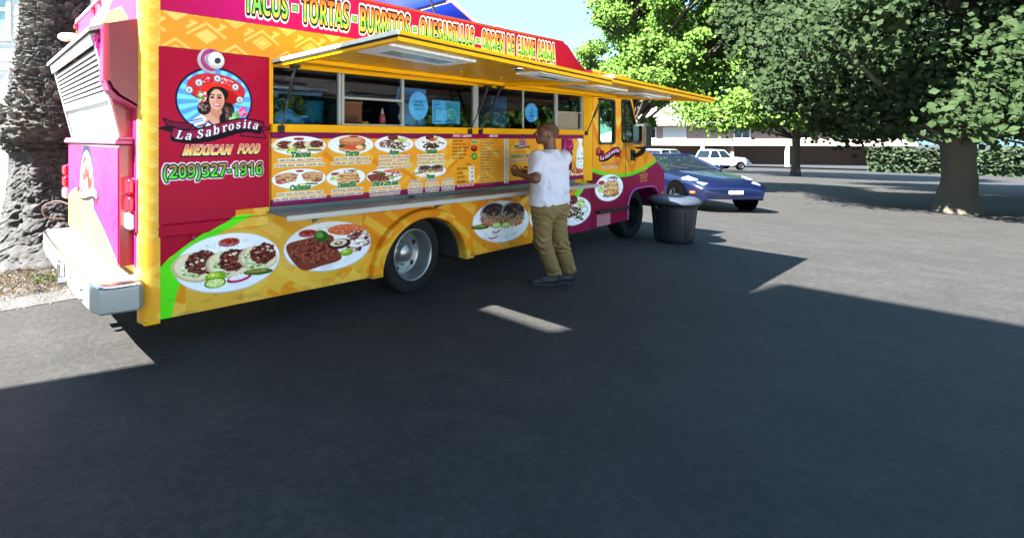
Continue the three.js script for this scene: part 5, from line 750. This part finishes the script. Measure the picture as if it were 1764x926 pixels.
  it('hanging_cloth', 'pale folded cloth hanging inside the middle window behind the round sign', 'cloth', [(() => { const g = new THREE.PlaneGeometry(.42, .5, 30, 24), p = g.attributes.position; for (let i = 0; i < p.count; i++) { const x = p.getX(i), y = p.getY(i); p.setZ(i, .02 * Math.sin(y * 34 + 2 * noise(x * 6, y * 4)) + .02 * noise(x * 8, y * 9)); p.setX(i, x * (1 - .35 * (.25 - y)) + .1 * (.25 - y)); } g.computeVertexNormals(); return g.translate(3.78, 1.86, -.22); })()], [std('#9aa6b0', .8, 0, { side: THREE.DoubleSide })], ['cloth_sheet']);
  it('steel_cabinet', 'tall dark steel cabinet inside the right hand serving window', 'cabinet', [box(5.1, 5.42, 1.641, 2.1, -.45, -.2, .01), [box(5.12, 5.40, 1.66, 1.87, -.2, -.195), box(5.12, 5.40, 1.88, 2.08, -.2, -.195)]], [std('#5a5f64', .4, .4), std('#6a7076', .35, .4)], ['cabinet_case', 'cabinet_door']);
}

// ---------------------------------------------------------------- the man at the counter: smooth distance fields meshed by surface nets
function surfaceNet(f, [x0, y0, z0], [x1, y1, z1], h) {
  const nx = Math.ceil((x1 - x0) / h) + 1, ny = Math.ceil((y1 - y0) / h) + 1, nz = Math.ceil((z1 - z0) / h) + 1, F = new Float32Array(nx * ny * nz), I = (i, j, k) => (k * ny + j) * nx + i;
  for (let k = 0; k < nz; k++) for (let j = 0; j < ny; j++) for (let i = 0; i < nx; i++) F[I(i, j, k)] = f(x0 + i * h, y0 + j * h, z0 + k * h);
  const id = new Int32Array(nx * ny * nz).fill(-1), pos = [], idx = [];
  const E = [[0, 1], [2, 3], [4, 5], [6, 7], [0, 2], [1, 3], [4, 6], [5, 7], [0, 4], [1, 5], [2, 6], [3, 7]];
  for (let k = 0; k < nz - 1; k++) for (let j = 0; j < ny - 1; j++) for (let i = 0; i < nx - 1; i++) {
    const v = []; let m = 0; for (let c = 0; c < 8; c++) { const q = F[I(i + (c & 1), j + ((c >> 1) & 1), k + (c >> 2))]; v.push(q); if (q < 0) m |= 1 << c; }
    if (m === 0 || m === 255) continue;
    let sx = 0, sy = 0, sz = 0, n = 0; for (const [a, b] of E) if ((v[a] < 0) !== (v[b] < 0)) { const t = v[a] / (v[a] - v[b]); sx += mix(a & 1, b & 1, t); sy += mix((a >> 1) & 1, (b >> 1) & 1, t); sz += mix(a >> 2, b >> 2, t); n++; }
    id[I(i, j, k)] = pos.length / 3; pos.push(x0 + (i + sx / n) * h, y0 + (j + sy / n) * h, z0 + (k + sz / n) * h);
  }
  const quad = (a, b, c, d, flip) => { if (a < 0 || b < 0 || c < 0 || d < 0) return; flip ? idx.push(a, c, b, a, d, c) : idx.push(a, b, c, a, c, d); };
  for (let k = 1; k < nz - 1; k++) for (let j = 1; j < ny - 1; j++) for (let i = 1; i < nx - 1; i++) {
    const s = F[I(i, j, k)] < 0;
    if (s !== F[I(i + 1, j, k)] < 0) quad(id[I(i, j - 1, k - 1)], id[I(i, j, k - 1)], id[I(i, j, k)], id[I(i, j - 1, k)], !s);
    if (s !== F[I(i, j + 1, k)] < 0) quad(id[I(i - 1, j, k - 1)], id[I(i - 1, j, k)], id[I(i, j, k)], id[I(i, j, k - 1)], !s);
    if (s !== F[I(i, j, k + 1)] < 0) quad(id[I(i - 1, j - 1, k)], id[I(i, j - 1, k)], id[I(i, j, k)], id[I(i - 1, j, k)], !s);
  }
  const nor = new Float32Array(pos.length), e = h * .6;
  for (let i = 0; i < pos.length; i += 3) { const x = pos[i], y = pos[i + 1], z = pos[i + 2]; let a = f(x + e, y, z) - f(x - e, y, z), b = f(x, y + e, z) - f(x, y - e, z), c = f(x, y, z + e) - f(x, y, z - e); const l = Math.hypot(a, b, c) || 1; nor[i] = a / l; nor[i + 1] = b / l; nor[i + 2] = c / l; }
  const g = new THREE.BufferGeometry(); g.setAttribute('position', new THREE.Float32BufferAttribute(pos, 3)); g.setAttribute('normal', new THREE.BufferAttribute(nor, 3)); g.setIndex(idx); return g;
}
const smin = (a, b, k) => { const h = Math.max(k - Math.abs(a - b), 0) / k; return Math.min(a, b) - h * h * k * .25; };
const smax = (a, b, k) => -smin(-a, -b, k);
// tapered capsule
const cone = (a, b, ra, rb) => { const dx = b[0] - a[0], dy = b[1] - a[1], dz = b[2] - a[2], l2 = dx * dx + dy * dy + dz * dz; return (x, y, z) => { const px = x - a[0], py = y - a[1], pz = z - a[2], t = clamp((px * dx + py * dy + pz * dz) / l2, 0, 1); return Math.hypot(px - dx * t, py - dy * t, pz - dz * t) - mix(ra, rb, t); }; };
// ellipsoid in a frame of three unit axes
const egg = (c, A, r) => (x, y, z) => { const px = x - c[0], py = y - c[1], pz = z - c[2]; let s = 0, g = 0; for (let i = 0; i < 3; i++) { const d = (px * A[i][0] + py * A[i][1] + pz * A[i][2]) / r[i]; s += d * d; g += (d / r[i]) ** 2; } const k = Math.sqrt(s); return k * (k - 1) / (Math.sqrt(g) || 1); };
const blend = (list, k) => (x, y, z) => { let d = list[0](x, y, z); for (let i = 1; i < list.length; i++) d = smin(d, list[i](x, y, z), k); return d; };
{
  const O = [5.05, 0, .62], W = (x, y, z) => [x - O[0], y - O[1], z - O[2]];
  const man = thing('person', 'man in a white T-shirt and khaki trousers standing at the counter reading the menu', 'person', O);
  const AX3 = [[1, 0, 0], [0, 1, 0], [0, 0, 1]], nrm = (v) => { const l = Math.hypot(...v); return v.map((q) => q / l); }, cross = (a, b) => [a[1] * b[2] - a[2] * b[1], a[2] * b[0] - a[0] * b[2], a[0] * b[1] - a[1] * b[0]], add = (a, ...l) => l.reduce((s, [k, v]) => s.map((q, i) => q + k * v[i]), a);
  const J = { aL: W(5.12, .10, .615), aR: W(5.335, .10, .665), kL: W(4.925, .49, .59), kR: W(5.185, .48, .63), hL: W(4.90, .86, .605), hR: W(5.11, .86, .63), pel: W(5.0, .93, .615), wst: W(5.0, 1.08, .60), chs: W(5.03, 1.27, .605), sL: W(4.82, 1.385, .60), sR: W(5.255, 1.38, .635), nk: W(5.04, 1.43, .615), hb: W(5.028, 1.55, .60), eL: W(4.665, 1.175, .675), wL: W(4.70, 1.208, .475), eR: W(5.24, 1.12, .51), wR: W(5.03, 1.185, .40) };
  const skin = new THREE.MeshPhysicalMaterial({ color: '#613a28', roughness: .48, clearcoat: .08, clearcoatRoughness: .5 }), HS = 1.07;
  // head
  const F = nrm([-.77, .16, -.62]), Rr = nrm(cross(F, [0, 1, 0])), U = nrm(cross(Rr, F)), HA = [Rr, U, F], hc = W(5.018, 1.632, .588);
  const H = (r, u, f) => add(hc, [r * HS, Rr], [u * HS, U], [f * HS, F]), E3 = (r, u, f, a, b, c) => egg(H(r, u, f), HA, [a * HS, b * HS, c * HS]);
  const skull = blend([E3(0, .028, -.012, .076, .088, .098), E3(0, -.01, .03, .064, .08, .066)], .04);
  const ears = [1, -1].map((s) => { const o = E3(s * .076, -.008, -.008, .011, .034, .021), i = E3(s * .088, -.006, -.004, .008, .02, .011); return (x, y, z) => smax(o(x, y, z), -i(x, y, z), .006); });
  const headF = (() => {
    const base = blend([skull, E3(0, -.062, .038, .052, .045, .056), E3(0, -.088, .066, .026, .022, .024), E3(0, .034, .076, .05, .012, .014), cone(H(0, .022, .094), H(0, -.018, .122), .009 * HS, .013 * HS), E3(0, -.052, .098, .022, .012, .014), E3(0, -.022, .108, .018, .010, .012), cone(H(0, -.05, -.03), J.nk, .058 * HS, .06 * HS)], .022);
    const eyes = blend([E3(.03, .014, .098, .016, .01, .014), E3(-.03, .014, .098, .016, .01, .014)], .004), mouth = E3(0, -.0545, .112, .022, .0028, .012);
    return (x, y, z) => smin(smax(smax(base(x, y, z), -eyes(x, y, z), .012), -mouth(x, y, z), .004), Math.min(ears[0](x, y, z), ears[1](x, y, z)), .008);
  })();
  const headG = surfaceNet(headF, [hc[0] - .17, hc[1] - .16, hc[2] - .17], [hc[0] + .17, hc[1] + .15, hc[2] + .17], .0042);
  // trunk and limbs under the clothes, forearms bare
  const bodyF = blend([cone(J.hL, J.kL, .085, .055), cone(J.kL, J.aL, .055, .04), cone(J.hR, J.kR, .085, .055), cone(J.kR, J.aR, .055, .04), cone(J.pel, J.chs, .09, .10), cone(add(J.chs, [.07, [1, 0, 0]]), add(J.chs, [-.07, [1, 0, 0]]), .085, .085), cone(J.sL, J.sR, .055, .055), cone(J.sL, J.eL, .056, .046), cone(J.eL, J.wL, .046, .030), cone(J.sR, J.eR, .056, .046), cone(J.eR, J.wR, .046, .030), cone(J.nk, J.hb, .062, .058)], .03);
  const bodyG = surfaceNet(bodyF, [-.52, .02, -.36], [.42, 1.56, .22], .0115);
  // hands: palm, four fingers of three bones, thumb from the side of the palm
  function handG(wrist, d, n, curl) {
    d = nrm(d); const s = nrm(cross(n, d)); n = nrm(cross(d, s)); // s: thumb side
    const P = (a, b, c) => add(wrist, [a, d], [b, s], [c, n]), bones = [egg(P(.05, 0, 0), [d, s, n], [.048, .040, .016]), cone(wrist, P(.03, 0, 0), .027, .026), cone(P(.02, .02, .004), P(.05, .034, .008), .017, .013)];
    const rootBlend = blend(bones, .018), fingers = [];
    [[.03, .088, .042, .028, .021, .0092], [.010, .093, .047, .031, .023, .0096], [-.011, .09, .043, .029, .022, .0092], [-.031, .08, .034, .022, .018, .0082]].forEach(([b, a, l1, l2, l3, r], i) => {
      let p = P(a - .012, b, -.002), ang = curl[0] + i * .09; const spread = (b / .03) * .08, list = [];
      for (const [l, c] of [[l1, curl[1]], [l2, curl[2]], [l3, .2]]) { const dir = nrm(add([0, 0, 0], [Math.cos(ang), d], [Math.sin(ang), n], [spread, s])), q = add(p, [l, dir]); list.push(cone(p, q, r, r * .9)); p = q; ang += c; r *= .92; }
      fingers.push(blend(list, .004));
    });
    const t0 = P(.032, .034, .006), t1 = P(.062, .058, .018), t2 = P(.09, .064, .030), t3 = P(.112, .058, .036); fingers.push(blend([cone(t0, t1, .0135, .0115), cone(t1, t2, .0115, .0105), cone(t2, t3, .0105, .009)], .005));
    const f = (x, y, z) => { let q = rootBlend(x, y, z); for (const g of fingers) q = smin(q, g(x, y, z), .007); return q; };
    const c = P(.08, 0, .02); return surfaceNet(f, [c[0] - .13, c[1] - .13, c[2] - .13], [c[0] + .13, c[1] + .13, c[2] + .13], .0035);
  }
  const hL = handG(J.wL, [-.12, .22, -.95], [.95, .1, -.1], [.5, .55, .45]), hR = handG(J.wR, [-.93, .18, -.25], [.1, .3, -.95], [.55, .5, .4]);
  part(man, 'body', [headG, bodyG, hL, hR], skin);
  for (const s of [1, -1]) part(man, 'eye', new THREE.SphereGeometry(.0105 * HS, 14, 10).translate(...H(s * .03, .014, .0795)), std('#8d7f76', .25));
  // close cropped hair: a thin cap over the skull behind the hairline
  { const hairF = (x, y, z) => { const v = [x - hc[0], y - hc[1], z - hc[2]], dot = (a) => v[0] * a[0] + v[1] * a[1] + v[2] * a[2], u = dot(U) / HS, f = dot(F) / HS, r = Math.abs(dot(Rr)) / HS; const line = Math.max(f - .072 - .3 * (u - .06), -(u - (f > .0 ? .012 + f * .75 : -.034 + Math.max(0, -f - .05) * -.35))); const nearEar = Math.hypot((f + .006) / .026, (u + .006) / .034) < 1 && r > .05 ? .004 : -1; return Math.max(skull(x, y, z) - .0026 - .0008 * noise(x * 260, y * 260, z * 260), line * .9, nearEar); };
    part(man, 'hair', surfaceNet(hairF, [hc[0] - .13, hc[1] - .07, hc[2] - .13], [hc[0] + .13, hc[1] + .14, hc[2] + .13], .0042), std('#4e3a28', .85)); }
  // T-shirt
  const slv = (sh, el, t, r0, r1) => { const end = sh.map((v, i) => mix(v, el[i], t)), dir = nrm(el.map((v, i) => v - sh[i])), c = cone(sh, el.map((v, i) => mix(v, el[i], 0) * 0 + mix(sh[i], el[i], t * 1.25)), r0, r1); return (x, y, z) => Math.max(c(x, y, z), (x - end[0]) * dir[0] + (y - end[1]) * dir[1] + (z - end[2]) * dir[2]); };
  const L0 = W(4.905, .86, .60), L1 = W(4.925, 1.31, .60), R0 = W(5.115, .88, .64), R1 = W(5.15, 1.30, .625);
  const torso = blend([cone(L0, L1, .142, .106), cone(R0, R1, .140, .106), cone(W(5.01, .86, .64), W(5.04, 1.28, .622), .142, .118), cone(add(J.sL, [.03, [1, 0, 0]], [-.02, [0, 1, 0]]), add(J.sR, [-.03, [1, 0, 0]], [-.02, [0, 1, 0]]), .068, .068), cone(W(5.0, 1.30, .69), W(5.09, 1.30, .70), .06, .06), cone(add(J.nk, [-.05, [0, 1, 0]]), add(J.nk, [.012, [0, 1, 0]]), .09, .078)], .075);
  const sl = slv(J.sL, J.eL, .84, .078, .080), sr = slv(J.sR, J.eR, .86, .082, .080), neckCut = cone(J.nk, J.hb, .064, .062);
  const shirtF = (x, y, z) => {
    let d = smin(smin(torso(x, y, z), sl(x, y, z), .035), sr(x, y, z), .04);
    const low = smooth(.62, .0, y - .84), w = noise(x * 6, y * 4, z * 6);
    d += .024 * Math.sin((y * 24 + x * 22 + 6 * w)) * low * (.35 + w) + .011 * (1 - Math.abs(Math.sin(x * 11 - y * 9 + 4 * w))) * low + .014 * noise(x * 11 + y * 5, y * 6, z * 11) + .005 * Math.sin(x * 34 + y * 16 + 3 * w) * smooth(1.0, 1.3, y) * (.5 + 1.1 * Math.abs(w)) + .003 * noise(x * 30, y * 22, z * 30);
    const hem = .90 + .10 * x + .006 * noise(x * 9, 1, z * 9) + .03 * smooth(.14, .25, x);
    d = smax(d, hem - y, .008); d = smax(d, -neckCut(x, y, z), .012); return smax(d, y - (1.475 + .0 * x), .012);
  };
  const shirtMat = new THREE.MeshPhysicalMaterial({ color: '#c4c4cf', roughness: .95 });
  part(man, 'tshirt', surfaceNet(shirtF, [-.52, .84, -.26], [.42, 1.52, .28], .0082), shirtMat);
  // trousers
  const tro = blend([cone(J.hL, J.kL, .118, .086), cone(J.kL, add(J.aL, [.02, [0, 1, 0]]), .086, .074), cone(J.hR, J.kR, .118, .086), cone(J.kR, add(J.aR, [.02, [0, 1, 0]]), .086, .074), cone(W(4.95, .95, .605), W(5.07, .95, .615), .118, .118), egg(W(4.93, .84, .66), AX3, [.115, .11, .10]), egg(W(5.09, .84, .68), AX3, [.115, .11, .10])], .035);
  const split = cone(W(5.02, .2, .62), W(5.0, .72, .62), .004, .004);
  const troF = (x, y, z) => {
    let d = tro(x, y, z); const w = noise(x * 8, y * 5, z * 8), kn = Math.exp(-(((y - .44) / .10) ** 2)), an = smooth(.30, .13, y), th = smooth(.5, .7, y) * smooth(.95, .8, y);
    d += (.014 * kn + .017 * an + .007 * th) * Math.sin(y * 88 + x * 26 + z * 12 + 7 * w) * (.45 + .75 * w) + .005 * noise(x * 14, y * 9, z * 14) + .003 * noise(x * 34, y * 26, z * 34);
    d += .006 * smooth(.012, .0, Math.abs(x - (-.05 + (z) * .3))) * smooth(.72, .86, y) * (z > .03 ? 1 : 0);
    return smax(smax(d, .128 + .03 * noise(x * 9, 0, z * 9) - y, .006), y - 1.0, .01);
  };
  part(man, 'trousers', surfaceNet(troF, [-.36, .06, -.22], [.46, 1.02, .26], .0082), std('#77643c', .95));
  part(man, 'pocket_seam', [tube([[-.262, .80, .02], [-.235, .802, .085], [-.20, .805, .115]], .0028, 14, 5), tube([[.03, .86, .168], [.09, .862, .17], [.14, .866, .15]], .0025, 12, 5)], std('#6a5633', .9));
  // trainers
  for (const [an, heel, toe] of [[J.aL, W(5.165, 0, .632), W(4.905, 0, .475)], [J.aR, W(5.385, 0, .682), W(5.135, 0, .535)]]) {
    const s = group(man, 'shoe'), d = nrm([toe[0] - heel[0], 0, toe[2] - heel[2]]), q = [-d[2], 0, d[0]], P = (a, y, b = 0) => [heel[0] + d[0] * a + q[0] * b, y, heel[2] + d[2] * a + q[2] * b];
    const up = blend([cone(P(.045, .062), P(.05, .12), .048, .046), cone(P(.05, .06), P(.16, .055), .05, .05), cone(P(.15, .056), P(.275, .04, .004), .051, .038), cone(P(.08, .115), P(.18, .082), .038, .033)], .03), col = cone(P(.05, .09), P(.055, .17), .036, .038);
    const sf = (x, y, z) => smax(smax(smax(up(x, y, z), .022 - y, .006), -col(x, y, z), .006), y - .15, .006) + .0015 * noise(x * 40, y * 40, z * 40);
    const c = P(.14, .06); part(s, 'upper', surfaceNet(sf, [c[0] - .24, 0, c[2] - .22], [c[0] + .24, .17, c[2] + .22], .006), std('#101218', .6));
    const so = []; for (let i = 0; i < 28; i++) { const a = i / 28 * 6.283, t = Math.cos(a), wv = .046 * (1 + .12 * t); so.push([.155 + .168 * t, wv * Math.sin(a) * (1 - .12 * Math.cos(2 * a))]); }
    const sg = new THREE.ExtrudeGeometry(shape(so), { depth: .018, bevelEnabled: true, bevelThickness: .005, bevelSize: .004, bevelSegments: 2 }).rotateX(-Math.PI / 2).rotateY(-Math.atan2(d[2], d[0])).translate(heel[0], .006, heel[2]); part(s, 'sole', sg, std('#24262b', .8));
    part(s, 'laces', [.10, .125, .15, .175].map((a) => tube([P(a, .098 - (a - .1) * .35, -.03), P(a + .004, .116 - (a - .1) * .42, 0), P(a, .098 - (a - .1) * .35, .03)], .0035, 10, 5)), std('#7c8088', .8));
    part(s, 'side_panel', [tube([P(.06, .06, -.05), P(.11, .07, -.052), P(.16, .05, -.051)], .006, 12, 6)], std('#3a4a58', .6));
  }
}
renderer.render(scene, camera);
